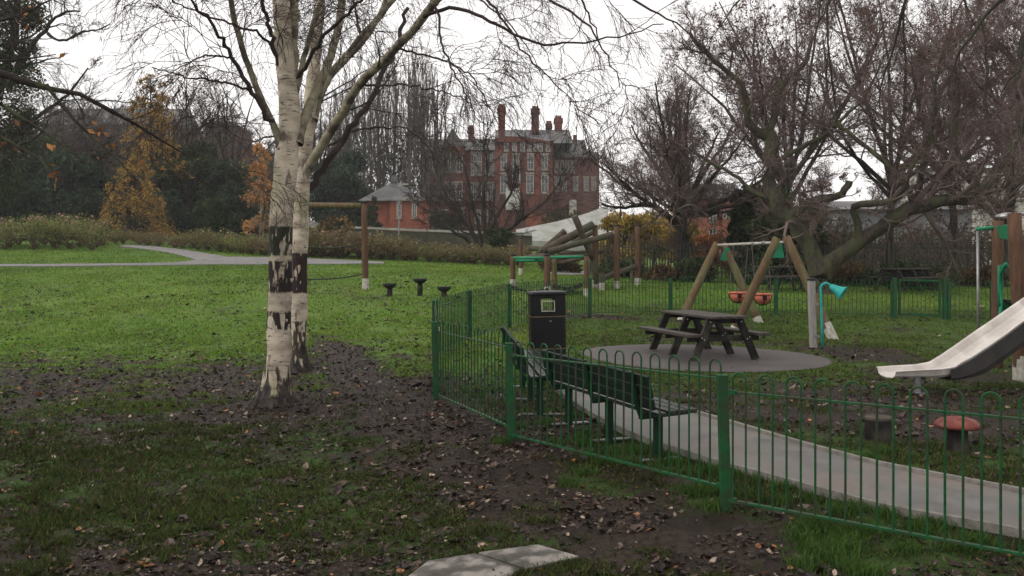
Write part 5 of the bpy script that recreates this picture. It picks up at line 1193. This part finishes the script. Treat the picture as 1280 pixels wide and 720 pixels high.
larch('orange_birch', 'slender tree with orange leaves and pale stems, left of the banded birch', 327, 180, 50, 1.1, 93, .15, 4200, .5, cols=[(.62, .31, .11), (.52, .24, .08), (.48, .28, .13)], bark='bark_pale')
leafy('holly_tree', 'dense dark evergreen between the round bare tree and the gnarled tree', 942, 212, None, 76, 94, EV, n=16000, size=.12, d=36, shape='round', lobes=26, low=0)
leafy('holly_tree', 'dense dark evergreen right behind the gnarled tree trunk', 985, 215, None, 110, 95, EV, n=16000, size=.12, d=33, shape='round', lobes=26, low=0)
leafy('evergreen_tree', 'dark ivy-clad tree behind the rope walk, left of the small brick house', 422, 182, None, 90, 96, EVb, n=14000, size=.2, d=78, shape='round', lobes=24, low=0)
leafy('evergreen_tree', 'dark conifer standing against the left wall of the small brick house', 466, 240, None, 34, 97, EV, n=7000, size=.14, d=68, shape='cone', lobes=24, low=0)
leafy('bushy_shrub', 'dark green bush at the foot of the many-stemmed spreading tree', 622, 276, None, 48, 98, EV, n=6000, size=.12, d=48, shape='bush', cat='shrub', lobes=16)
for i, (u, v, d, w, lb) in enumerate(((778, 246, 44, 76, 'yellow-leaved shrub behind the log posts'), (818, 240, 46, 88, 'taller yellow-leaved shrub left of the round bare tree trunk'), (850, 262, 42, 60, 'small yellow shrub behind the round bare tree'), (758, 280, 41, 40, 'low yellowish shrub right of the ramp'))):
    leafy('yellow_shrub', lb, u, v, None, w, 100 + i, YEL, n=6500, size=.11, d=d, shape='bush', cat='shrub', group='yellow autumn shrubs', lobes=16)
leafy('orange_shrub', 'orange leaved shrub in front of the red house', 888, 284, None, 60, 105, [(.30, .10, .04), (.22, .08, .04), (.3, .15, .05)], n=2600, size=.10, d=40, shape='bush', cat='shrub', lobes=12)
for i, (u, v, d, w, c_, lb) in enumerate(((775, 322, 36, 70, EV, 'dark shrub against the palisade fence behind the log posts'), (868, 318, 32.5, 60, EV, 'dark shrub at the foot of the round bare tree'), (830, 330, 33, 60, BRN, 'brown leafy shrub against the palisade fence left of the round tree'),
      (1040, 328, 31, 80, BRN, 'brownish shrub behind the roots of the gnarled tree'), (1150, 322, 30, 120, EV, 'broad green shrub along the palisade fence behind the wide gate'), (1085, 330, 31, 80, EV, 'low green shrub along the palisade fence right of the gnarled tree'), (1225, 330, 30.5, 70, BRN, 'brown shrub along the palisade fence behind the slide tower'), (700, 318, 38, 60, BRN, 'brownish shrub behind the climbing logs'), (945, 326, 31.5, 80, EV, 'dark shrub behind the swing frame'))):
    leafy('fence_shrub', lb, u, v, None, w, 110 + i, c_, n=3000, size=.09, d=d, shape='bush', cat='shrub', group='shrubs along the palisade fence', lobes=14)
leafy('fence_shrub', 'leafy brown shrub before the white picket fence', 420, 262, None, 66, 130, BRN + YEL[:1], n=2600, size=.13, d=56, shape='bush', cat='shrub', lobes=14)
leafy('evergreen_tree', 'dark clipped evergreens between the boundary wall and the large building', 560, 262, None, 50, 131, EV, n=5000, size=.16, d=66, shape='bush', cat='shrub', lobes=12)
leafy('hillside_shrub', 'ivy and shrubs on the bank between the large building and the ramp', 705, 258, None, 70, 132, BRN + EV[:2], n=5000, size=.2, d=84, shape='bush', cat='shrub', lobes=14)
# pale bare trees behind the evergreens, left
for i, (u, v, d, lb) in enumerate(((240, 110, 76, 'pale bare tree between the golden larch and the brick tower'), (292, 98, 72, 'slim pale bare tree right of the brick tower'), (120, 120, 80, 'bare tree in front of the long terrace'), (60, 105, 74, 'bare tree left of the long terrace'), (400, 95, 88, 'bare tree behind the limbs of the birches'))):
    b = onground(u, d); h = W(u, v, d)[2] - b[2]
    generic_bare(lb, u, d, h * 1.02, 140 + i, n=11, twig='twig_grey' if i != 2 else 'twig', group='pale bare trees on the left', r=.22, up=(.7, 1.5), fork=.35, levels=[dict(lvA[0], count=8, rmin=.02), dict(lvA[1], count=7, rmin=.016), dict(lvA[2], count=4, rmin=.013)], leaves=([(.2, .12, .06), (.16, .08, .05)], 2500, .14) if i == 0 else None)
# tall dark tree at the far left
rg = np.random.default_rng(77); dL = 34; bL = onground(-22, dL)
lmL = [(near_px([(10,110),(30,72),(45,48),(56,41),(70,18),(84,14),(100,14)], dL, [0,-.3,-.5,-.6,-.8,-1,-1.2]), .13, .03), (near_px([(60,42),(72,52),(85,50),(100,40),(122,38),(138,30)], dL, [-.6,-.7,-.9,-1,-1.2,-1.3]), .06, .02), (near_px([(-15,150),(0,100),(15,60),(20,10),(25,-60)], dL, [0]*5), .2, .08),
       (near_px([(-18,250),(0,210),(20,180),(45,175),(60,150)], dL, [0,-.3,-.5,-.8,-1]), .12, .03), (near_px([(-10,120),(-40,60),(-60,0),(-70,-60)], dL, [0]*4), .14, .06), (near_px([(-5,190),(25,160),(55,140),(85,120),(110,85)], dL, [0,.3,.6,.8,1]), .1, .03)]
tL = bare_tree('tall_tree', 'tall dark tree with an ivy-covered trunk at the left edge', 'tree', bL, [bL - np.array([0, 0, .3]), W(-18, 260, dL), W(-14, 150, dL), W(-8, 60, dL), W(-10, -60, dL)], lmL, .36, .14, 12,
    [dict(lvR[0], count=9), dict(lvR[1], count=8), dict(lvR[2], count=5, rmin=.008)], twig='twig')
rg = np.random.default_rng(78); c = []
for u, v, r in ((-5, 30, 1.0), (15, 60, .9), (25, 100, .8), (10, 10, .8), (-15, 130, 1.0), (5, 180, .9), (40, 20, .6), (-30, 70, 1.2), (0, 230, .9), (30, 150, .6)):
    q = norm(rg.normal(size=(1500, 3))); c.append(W(u, v, dL) + q * (rg.random((1500, 1)) ** .5) * r * 1.1)
put_leaves('ivy', *leaf_mesh(rg, np.concatenate(c), .085, EV + [(.05, .045, .03)], aspect=1.4), tL)
# overhanging boughs of a tree that stands just out of the picture on the left
dO = 9.0; bO = onground(-330, dO)
lo = [(near_px([(-330,120),(-220,60),(-110,65),(-30,85),(0,92),(30,100),(60,106),(90,113),(120,121),(150,143),(175,158),(200,172),(222,184),(236,196)], dO, [0,0,.2,.3,.4,.4,.4,.5,.5,.6,.7,.8,.9,1]), .085, .006),
      (near_px([(-330,160),(-200,120),(-90,110),(-30,115),(0,122),(30,150),(55,165),(85,188),(110,205)], dO, [0,0,-.4,-.6,-.7,-.7,-.8,-.8,-.9]), .06, .006),
      (near_px([(58,106),(75,130),(98,155),(120,175),(145,198),(172,226)], dO, [.4,.4,.3,.3,.2,.2]), .02, .004),
      (near_px([(-330,60),(-230,-20),(-120,0),(-40,60),(-5,88),(20,76),(45,71),(70,68)], dO, [0,0,.6,.8,1,1.1,1.2,1.3]), .06, .006),
      (near_px([(-100,110),(-40,150),(0,170),(25,185),(60,205),(75,235)], dO, [-.4,-.6,-.7,-.8,-.9,-1]), .03, .004),
      (near_px([(-150,60),(-60,20),(0,30),(40,12),(80,-10)], dO, [.2,.6,1.2,1.5,1.8]), .04, .006)]
OL = [(.32, .12, .05), (.26, .13, .06), (.4, .2, .08)]
bare_tree('overhanging_tree', 'dark leafless boughs with a few orange leaves reaching in from the left edge', 'tree', bO, [bO - np.array([0, 0, .3]), bO + (0, 0, 1.0), W(-330, 100, dO), W(-335, -100, dO)], lo, .24, .12, 15,
    [dict(count=9, t0=.3, t1=.98, lf=.2, ang=40, N=10, wander=.17, lift=-.02, rf=.4, rmin=.0035, k=4), dict(count=5, t0=.1, t1=1, lf=.5, ang=38, N=8, wander=.16, lift=-.02, rf=.5, rmin=.0026, k=3), dict(count=4, t0=.1, t1=1, lf=.5, ang=38, N=6, wander=.16, lift=-.02, rf=.6, rmin=.0022, k=3)], twig='twig', leaves=(OL, 70, .055))
# boughs drooping in from above on the right
dU = 8.5; bU = onground(1500, dU)
lu = [(near_px([(1500,-100),(1350,-160),(1200,-120),(1080,-60),(1022,-5),(1030,40),(1038,90),(1046,140),(1047,152)], dU, [0,0,-.3,-.4,-.5,-.5,-.5,-.5,-.5]), .05, .006),
      (near_px([(1500,-100),(1400,-100),(1300,-40),(1240,10),(1200,60),(1180,110)], dU, [0,.3,.5,.6,.7,.8]), .05, .004),
      (near_px([(1500,-60),(1420,-30),(1340,20),(1290,60),(1250,120)], dU, [0,.3,.5,.6,.7]), .045, .004),
      (near_px([(1200,-120),(1160,-60),(1130,0),(1120,60),(1095,110),(1100,140)], dU, [-.3,-.2,0,.1,.1,.1]), .025, .004),
      (near_px([(1080,-60),(1000,-50),(950,-20),(920,0),(900,35),(880,60)], dU, [-.4,-.5,-.6,-.6,-.7,-.8]), .02, .003)]
bare_tree('overhanging_tree', 'thin drooping boughs reaching down into the picture from above at the top right', 'tree', bU, [bU - np.array([0, 0, .3]), bU + (0, 0, 1.5), W(1500, -60, dU), W(1490, -200, dU)], lu, .22, .1, 16,
    [dict(count=12, t0=.3, t1=.98, lf=.24, ang=40, N=10, wander=.15, lift=-.04, rf=.3, rmin=.003, k=4), dict(count=4.5, t0=.1, t1=1, lf=.5, ang=38, N=8, wander=.15, lift=-.05, rf=.5, rmin=.0024, k=3), dict(count=3, t0=.1, t1=1, lf=.5, ang=38, N=6, wander=.15, lift=-.04, rf=.6, rmin=.002, k=3)], twig='twig')
# --- far woodland that reads as one mass, and haze
def woodland(label, spans, seed, cols, n, size):
    rg = np.random.default_rng(seed); Vs = []; Fs = []; Ts = []; k0 = 0; wd = Wood(); allv = []; allf = []; m0 = 0
    P = []; 
    for (u0, u1, vt0, vt1, d0, d1_) in spans:
        m_ = int(abs(u1 - u0) / 7)
        for k in range(m_):
            f = (k + rg.random()) / m_; u = u0 + (u1 - u0) * f; d = rg.uniform(d0, d1_); b = onground(u, d); vt = vt0 + (vt1 - vt0) * f + rg.normal(0, 8); h = max(1.5, W(u, vt, d)[2] - b[2])
            st = [b + (rg.normal(0, .2), 0, 0), b + (rg.normal(0, .3), 0, h * .4), b + (rg.normal(0, .5), 0, h * .95)]; P.append(smooth_path(st, 7, .05, rg))
            c = b + rg.normal(0, 1, (n, 3)) * np.array([1.5, 1.5, 0]); c[:, 2] = b[2] + h * rg.random(n) ** .8 * .95; Vs.append(c)
    P = np.array(P); wd.add(P, np.linspace(.1, .03, 7)[None] * np.ones((len(P), 1)), 4)
    P1, R1 = grow(rg, P, np.full(P.shape[:2], .05), 22, .1, 1, .28, 40, 6, wander=.15, lift=.08, rf=.6, rmin=.018); wd.add(P1, R1, 3)
    P2, R2 = grow(rg, P1, R1, 6, .1, 1, .5, 38, 5, wander=.15, lift=.05, rf=.6, rmin=.013); wd.add(P2, R2, 3)
    o = place('woodland', np_mesh('woodland', np.concatenate(wd.v), [np.concatenate(wd.f)], False), M['twig_grey']); tagit(o, label + ', bare stems and twigs', 'woodland', None, 'stuff')
    V, F_, T_ = leaf_mesh(rg, np.concatenate(Vs), size, cols)
    o = place('woodland_foliage', np_mesh('woodland_foliage', V, [F_], False, T_), M['leaf']); tagit(o, label + ', dark undergrowth and remaining leaves', 'woodland', None, 'stuff')
WD = [(.06, .062, .032), (.08, .068, .042), (.055, .07, .036), (.12, .07, .042), (.05, .052, .03)]
woodland('dim brown woodland on the rise behind the small house and birches', [(330, 540, 180, 175, 92, 108), (385, 470, 215, 230, 84, 90), (-60, 330, 178, 196, 76, 90), (20, 250, 150, 160, 88, 93), (-80, 330, 262, 262, 66, 72)], 201, WD, 260, .24)
woodland('tangled undergrowth and bare scrub behind the palisade fence', [(925, 1320, 292, 288, 47, 52), (930, 1060, 262, 262, 50, 54)], 202, WD + [(.12, .06, .04)], 230, .13)
hz_ = MB(); zlo_ = float(Z.min()) - 1; zhi_ = max(float((o_.matrix_world.translation.z if False else 0) + max((v.co.z for v in o_.data.vertices), default=0) + sum(q.location.z for q in ([o_.parent] if o_.parent else [o_]))) for o_ in bpy.data.objects if o_.type == 'MESH' and o_.name.split('.')[0] in ('crown', 'woodland', 'woodland_foliage', 'chimney', 'trunk', 'leaves')) + 1; print('haze', zlo_, zhi_); hz_.box((0, 225, (zlo_ + zhi_) / 2), (850, 580, zhi_ - zlo_)); o = place('haze', hz_.mesh('haze'), None) if False else bpy.data.objects.new('haze', hz_.mesh('haze')); C.objects.link(o) if o.name not in C.objects else None
hm = bpy.data.materials.new('damp_air'); hm.use_nodes = True; hn = hm.node_tree; hn.nodes.remove(hn.nodes['Principled BSDF'])
pv = hn.nodes.new('ShaderNodeVolumePrincipled'); pv.inputs['Color'].default_value = (.93, .94, .96, 1); pv.inputs['Density'].default_value = .0006; pv.inputs['Anisotropy'].default_value = .2
hn.links.new(pv.outputs[0], hn.nodes['Material Output'].inputs['Volume']); o.data.materials.append(hm); tagit(o, 'thin damp haze in the air over the whole park', 'haze', None, 'stuff')

# ------------------------------------------------------------------ rose beds
rg = np.random.default_rng(300)
def rose_bush(cols, h, w, seed, loc, label, group, flowers=6, stems=12, n=700):
    rg = np.random.default_rng(seed); t = thing('rose_bush', label, 'rose bush', loc, group); WLOC[t.name] = np.zeros(3)
    wd = Wood(); S = []
    for k in range(stems):
        a = rg.uniform(0, 2 * pi); r = rg.uniform(.1, 1) * w * .5; p = np.array([cos(a), sin(a) * .8, 0]); hh = h * rg.uniform(.6, 1.05)
        S.append(smooth_path([p * .1 * r / w, p * r * .55 + (0, 0, hh * .4), p * r + (0, 0, hh * .8), p * r * 1.1 + (rg.normal(0, .05), 0, hh)], 8, .02, rg))
    S = np.array(S); wd.add(S, np.linspace(.016, .006, 8)[None] * np.ones((stems, 1)), 4)
    P1, R1 = grow(rg, S, np.full(S.shape[:2], .008), 5, .3, 1, .35, 40, 5, wander=.2, lift=.05, rf=.7, rmin=.005); wd.add(P1, R1, 3)
    o = wd.obj('stems', M['rose_stem'], t)
    src = P1.reshape(-1, 3); src = src[src[:, 2] > h * .28]; pts = src[rg.integers(0, len(src), n)] + rg.normal(0, .06, (n, 3)) * np.array([1, 1, .8]); pts[:, 2] = np.clip(pts[:, 2], .1, h * 1.15)
    V, F_, T_ = leaf_mesh(rg, pts, .062, cols, aspect=1.4); o = place('foliage', np_mesh('foliage', V, [F_], False, T_), M['leaf'], t)
    if flowers:
        top = src[np.argsort(-src[:, 2])[:60]]; mb = MB()
        for k in range(flowers):
            p = top[rg.integers(0, len(top))] + (0, 0, rg.uniform(.03, .12)); mb.lathe(p - (0, 0, .03), [(.01, 0), (.045, .02), (.05, .05), (.02, .07)], 6)
        part('rose_flowers', mb, M['rose_pink'] if seed % 3 else M['rose_white'], t, local=True)
    return t
M['rose_stem'] = mat('rose_stem', (.12, .08, .05), (.07, .05, .035), rough=.8, scale=4, bump=0)
M['rose_pink'] = mat('rose_petal_pink', (.6, .18, .25), (.5, .3, .3), rough=.7, scale=3, bump=0)
M['rose_white'] = mat('rose_petal_white', (.65, .58, .5), (.5, .45, .35), rough=.7, scale=3, bump=0)
YG = [(.22, .29, .08), (.16, .23, .06), (.30, .31, .10), (.20, .17, .08)]
BR = [(.19, .12, .075), (.14, .09, .06), (.24, .17, .10), (.14, .14, .06), (.22, .19, .09)]
MXC = [(.18, .18, .06), (.14, .13, .05), (.2, .14, .07), (.11, .12, .045)]
protos = []
labs = {0: ('yellow-green leggy rose bush with bare stems in the raised left rose bed', 'rose bushes in the left bed'), 1: ('brownish rose bush in the long low rose strip beyond the lawn', 'brownish rose bushes in the long strip'), 2: ('yellow-green rose bush in the long low rose strip beyond the lawn', 'yellow-green rose bushes in the long strip')}
for kind, cols, h, w, fl, ns in ((0, YG + BR[:1], 1.3, 2.0, 3, 20), (0, YG, 1.45, 2.1, 3, 20), (1, BR, .85, 1.9, 0, 18), (1, BR + YG[:1], .95, 2.0, 1, 18), (2, YG, .95, 1.9, 1, 18), (2, MXC, 1.05, 2.0, 1, 18)):
    protos.append([kind, rose_bush(cols, h, w, 310 + len(protos), (0, 0, 0), labs[kind][0], labs[kind][1], flowers=fl, stems=ns, n=900 if kind == 0 else 750), False])
def put_rose(kind, u, d, sc, rg):
    x = rg.choice([i for i, p in enumerate(protos) if p[0] == kind]); p = protos[x]
    o = p[1] if not p[2] else copy_tree(p[1]); p[2] = True
    q = onground(u, d); o.location = tuple(q); o.rotation_euler = (0, 0, rg.uniform(0, 2 * pi)); o.scale = (sc, sc, sc * rg.uniform(.88, 1.12))
g0 = G(60, 311.5)
for r_, dd in enumerate((0, 1.5, 3.0)):
    for u in np.arange(-70, 128, 27): put_rose(0, u + rg.uniform(-6, 6) + r_ * 6, g0[1] + dd + rg.uniform(-.3, .3), rg.uniform(.95, 1.2), rg)
for r_, dd in enumerate((.4, 1.5, 2.7)):
    for u in np.arange(128, 655, 14.5):
        vb = np.interp(u, [128, 200, 330, 480, 640], [303, 309, 320, 325, 333]); d = G(u, vb)[1] + dd
        big = .85 + .45 * max(0, math.sin((u - 330) / 60)) * (u > 300) * (u < 640); hh = .62 if u < 240 else big
        put_rose(2 if (230 < u < 330 and r_ < 2) or rg.random() < .25 else 1, u + rg.uniform(-4, 4), d, hh * rg.uniform(.75, 1.15), rg)
for kind, p, used in protos: 
    if not used: p.location = tuple(onground(560, 47))
# white plant tags
tagm = MB(); tagm.tube([(0, 0, 0), (0, 0, .22)], .012, 5); tp_ = None
def tag_sign(u, v, lb):
    q = G(u, v + 3); t = thing('plant_tag', lb, 'plant tag', q, 'white plant tags at the front of the rose strip')
    mb = MB(); mb.tube([q - (0, 0, .05), q + (0, 0, .16)], .014, 5); part('stake', mb, M['palisade_rail'], t)
    mb = MB(); mb.box(q + (0, 0, .2), (.26, .03, .16), basis((1, 0, .35))); part('plate', mb, M['white_paint'], t)
for u, v, lb in ((147, 299.5, 'white plant tag at the left end of the rose strip'), (211, 303, 'white plant tag in the rose strip, second from the left'), (238, 306.5, 'white plant tag in the rose strip where it turns yellow-green'), (347, 317, 'white plant tag just right of the banded birch'), (353, 317.5, 'smaller white plant tag in the pair beside the banded birch'), (492, 321, 'white plant tag in the rose strip above the stepping posts'), (573, 325, 'white plant tag in the rose strip left of the log frame')):
    tag_sign(u if u not in (347, 353) else u + 46, v, lb)

# ------------------------------------------------------------------ grass blades, fallen leaves
rg = np.random.default_rng(400)
PATHP = [tuple(r[0][:2]) for r in [pr(*a) for a in PATHN]] + [tuple(r[1][:2]) for r in [pr(*a) for a in PATHN]][::-1]
def inside_poly(x, y, poly):
    c = np.zeros(len(x), bool); n = len(poly)
    for i in range(n):
        x1, y1 = poly[i]; x2, y2 = poly[(i + 1) % n]
        cond = (y1 > y) != (y2 > y); xi = (x2 - x1) * (y - y1) / (y2 - y1 + 1e-12) + x1; c ^= cond & (x < xi)
    return c
def blocked(x, y):
    b = inside_poly(x, y, PATHP) | (((x - pc[0]) / pr_) ** 2 + ((y - pc[1]) / pry) ** 2 < 1) | inside_poly(x, y, sp2[0]) | inside_poly(x, y, sp2[1])
    return b
def sample(n, y0, y1, half=.74, pad=1.0):
    y = np.exp(rg.uniform(math.log(y0), math.log(y1), n)); x = rg.uniform(-1, 1, n) * (half * y + pad); return x, y
def groundz(x, y):
    return TZ(x, y) + micro(x, y, mudness(x, y))
x, y = sample(900000, 3.0, 48)
m_ = mudness(x, y); cl_ = vnoise(x, y, .22, 40) * .5 + vnoise(x, y, .07, 41) * .35 + vnoise(x, y, .9, 42) * .35
dens = np.clip((1.12 - m_ * 1.35) + (cl_ - .62) * 3.8, 0.03, 1)
keep = (rg.random(len(x)) < dens) & ~blocked(x, y); x, y, m_, cl_ = x[keep], y[keep], m_[keep], cl_[keep]
n = len(x); z = groundz(x, y) - .004
hh = (.018 + .022 * rg.random(n)) * (1 + .5 * (cl_ > .75)) * np.clip(1.1 - .4 * m_, .5, 1.2) * (1 + y * .015); ww = .0022 * (1 + y * .22)
# longer grass along the near side of the railing and path
a = rg.uniform(0, 2 * pi, n); ln = rg.normal(0, .7, (n, 2)) * hh[:, None]
c_, s_ = np.cos(a) * ww, np.sin(a) * ww
V = np.empty((n, 3, 3)); V[:, 0] = np.stack([x - c_, y - s_, z], 1); V[:, 1] = np.stack([x + c_, y + s_, z], 1); V[:, 2] = np.stack([x + ln[:, 0], y + ln[:, 1], z + hh], 1)
lush = np.clip((y - 9) / 6, 0, 1) * np.clip(1 - np.maximum(x, 0) / 1.5 * (y < 24), .4, 1)
base = np.array([.038, .062, .011])[None] * (1 - lush[:, None]) + (np.array([.122, .215, .03])[None] + np.clip((vnoise(x, y, 2.6, 60) * .6 + vnoise(x, y, .8, 61) * .5 - .5) * 1.6, 0, 1)[:, None] * np.array([[.06, .02, .012]])) * lush[:, None]  # near blades coloured darker, carrying the shade under the trees
col = base * rg.uniform(.55, 1.5, (n, 1)) * (.7 + .6 * vnoise(x, y, 1.7, 62))[:, None] * (1 + rg.normal(0, .12, (n, 3))); brn = rg.random(n) < .30 * (1 - lush); col[brn] = np.array([.05, .038, .022]) * rg.uniform(.4, 1.5, (brn.sum(), 1)); dry = rg.random(n) < .07; col[dry] = np.array([.16, .14, .06]) * rg.uniform(.6, 1.2, (dry.sum(), 1))
print('blades', n)
o = place('grass', np_mesh('grass', V.reshape(-1, 3), [np.arange(n * 3).reshape(-1, 3)], False, np.repeat(np.clip(col, 0.005, 1), 3, 0)), M['leaf']); tagit(o, 'short uneven grass growing through the trampled ground', 'grass', None, 'stuff')
# taller tufts beside the path and under the railing
tx, ty = [], []
for (u, v, r, c) in [(940,590,.3,9),(1000,610,.4,10),(1100,640,.4,14),(1200,670,.3,12),(800,570,.25,7),(840,590,.3,8),(760,560,.3,6),(1060,690,.3,6),(1010,700,.2,4),(700,545,.3,5),(960,555,.3,5),(1180,600,.5,7),(1060,700,.25,4)]:
    g_ = G(u, v); k = c * 160; q = g_[:2] + rg.normal(0, r, (c, 2)); j = rg.integers(0, c, k); p = q[j] + rg.normal(0, .055, (k, 2)); tx.append(p[:, 0]); ty.append(p[:, 1])
x, y = np.concatenate(tx), np.concatenate(ty); k = ~blocked(x, y); x, y = x[k], y[k]; n = len(x); z = groundz(x, y) - .005
hh = rg.uniform(.04, .10, n); ww = .003; a = rg.uniform(0, 2 * pi, n); ln = rg.normal(0, .45, (n, 2)) * hh[:, None]; c_, s_ = np.cos(a) * ww, np.sin(a) * ww
V = np.empty((n, 5, 3)); mid = .6
V[:, 0] = np.stack([x - c_, y - s_, z], 1); V[:, 1] = np.stack([x + c_, y + s_, z], 1); V[:, 2] = np.stack([x + ln[:, 0] * .35 + c_ * .8, y + ln[:, 1] * .35 + s_ * .8, z + hh * mid], 1); V[:, 3] = np.stack([x + ln[:, 0] * .35 - c_ * .8, y + ln[:, 1] * .35 - s_ * .8, z + hh * mid], 1); V[:, 4] = np.stack([x + ln[:, 0], y + ln[:, 1], z + hh * .95], 1)
ix = np.arange(n)[:, None] * 5
col = np.array([.045, .088, .018]) * rg.uniform(.6, 1.6, (n, 1))
o = place('grass_tufts', np_mesh('grass_tufts', V.reshape(-1, 3), [ix + np.array([[0, 1, 2, 3]]), ix + np.array([[3, 2, 4]])], False, np.repeat(col, 5, 0)), M['leaf']); tagit(o, 'taller grass tufts along the path and under the railing', 'grass', None, 'stuff')
# fallen leaves
x, y = sample(220000, 3.0, 30)
m_ = mudness(x, y); pr2_ = np.clip(.30 * (x < 1) + .12 + m_ * .3 + leafband(x, y) * .75 + (vnoise(x, y, .8, 50) - .5) * .9 + (vnoise(x, y, .25, 51) - .5) * 1.0 + (vnoise(x, y, .1, 52) - .5) * .6, .02, 1)
keep = (rg.random(len(x)) < pr2_ * .62) & ~(blocked(x, y) & (rg.random(len(x)) < .97)); x, y = x[keep], y[keep]; n = len(x)
print('litter', n)
z = groundz(x, y) + .006 + .03 * blocked(x, y); sz = (.005 + .017 * rg.random(n) ** 2.2) * (1 + y * .045) * np.where(rg.random(n) < .05, 2.0, 1.0)
nrm = norm(np.stack([rg.normal(0, .38, n), rg.normal(0, .38, n), np.ones(n)], 1)); t1 = norm(np.cross(nrm, rg.normal(size=(n, 3)))); t2 = np.cross(nrm, t1)
cu = rg.uniform(.1, .75, n)[:, None]; S = sz[:, None]; c0 = np.stack([x, y, z], 1)
V = np.stack([c0 - t1 * S * 1.2 + nrm * S * cu * .8, c0 - t1 * S * .45 - t2 * S * .65 + nrm * S * cu * .5, c0 + t1 * S * .5 - t2 * S * .6 + nrm * S * cu * .6, c0 + t1 * S * 1.3 + nrm * S * cu * .9, c0 + t1 * S * .45 + t2 * S * .68 + nrm * S * cu * .3, c0 - t1 * S * .5 + t2 * S * .6 + nrm * S * cu * .9, c0 - t1 * S * .4, c0 + t1 * S * .5], 1)
ix = np.arange(n)[:, None] * 8
F4 = np.concatenate([ix + np.array([[1, 2, 7, 6]]), ix + np.array([[6, 7, 4, 5]])]); F3 = np.concatenate([ix + np.array([[0, 1, 6]]), ix + np.array([[0, 6, 5]]), ix + np.array([[2, 3, 7]]), ix + np.array([[7, 3, 4]])])
cc = np.array([(.024, .016, .013), (.036, .024, .019), (.055, .034, .025), (.03, .018, .015), (.085, .058, .045), (.018, .012, .011)]); col = cc[rg.integers(0, 6, n)] * rg.uniform(.6, 1.5, (n, 1))
pale = rg.random(n) < .07; col[pale] = np.array([.26, .20, .15]) * rg.uniform(.6, 1.4, (pale.sum(), 1)); org = rg.random(n) < .02; col[org] = np.array([.30, .13, .05]) * rg.uniform(.6, 1.2, (org.sum(), 1))
o = place('fallen_leaves', np_mesh('fallen_leaves', V.reshape(-1, 3), [F4, F3], False, np.repeat(col, 8, 0)), M['litter']); tagit(o, 'dark wet fallen leaves strewn over the mud and grass', 'leaf litter', None, 'stuff')
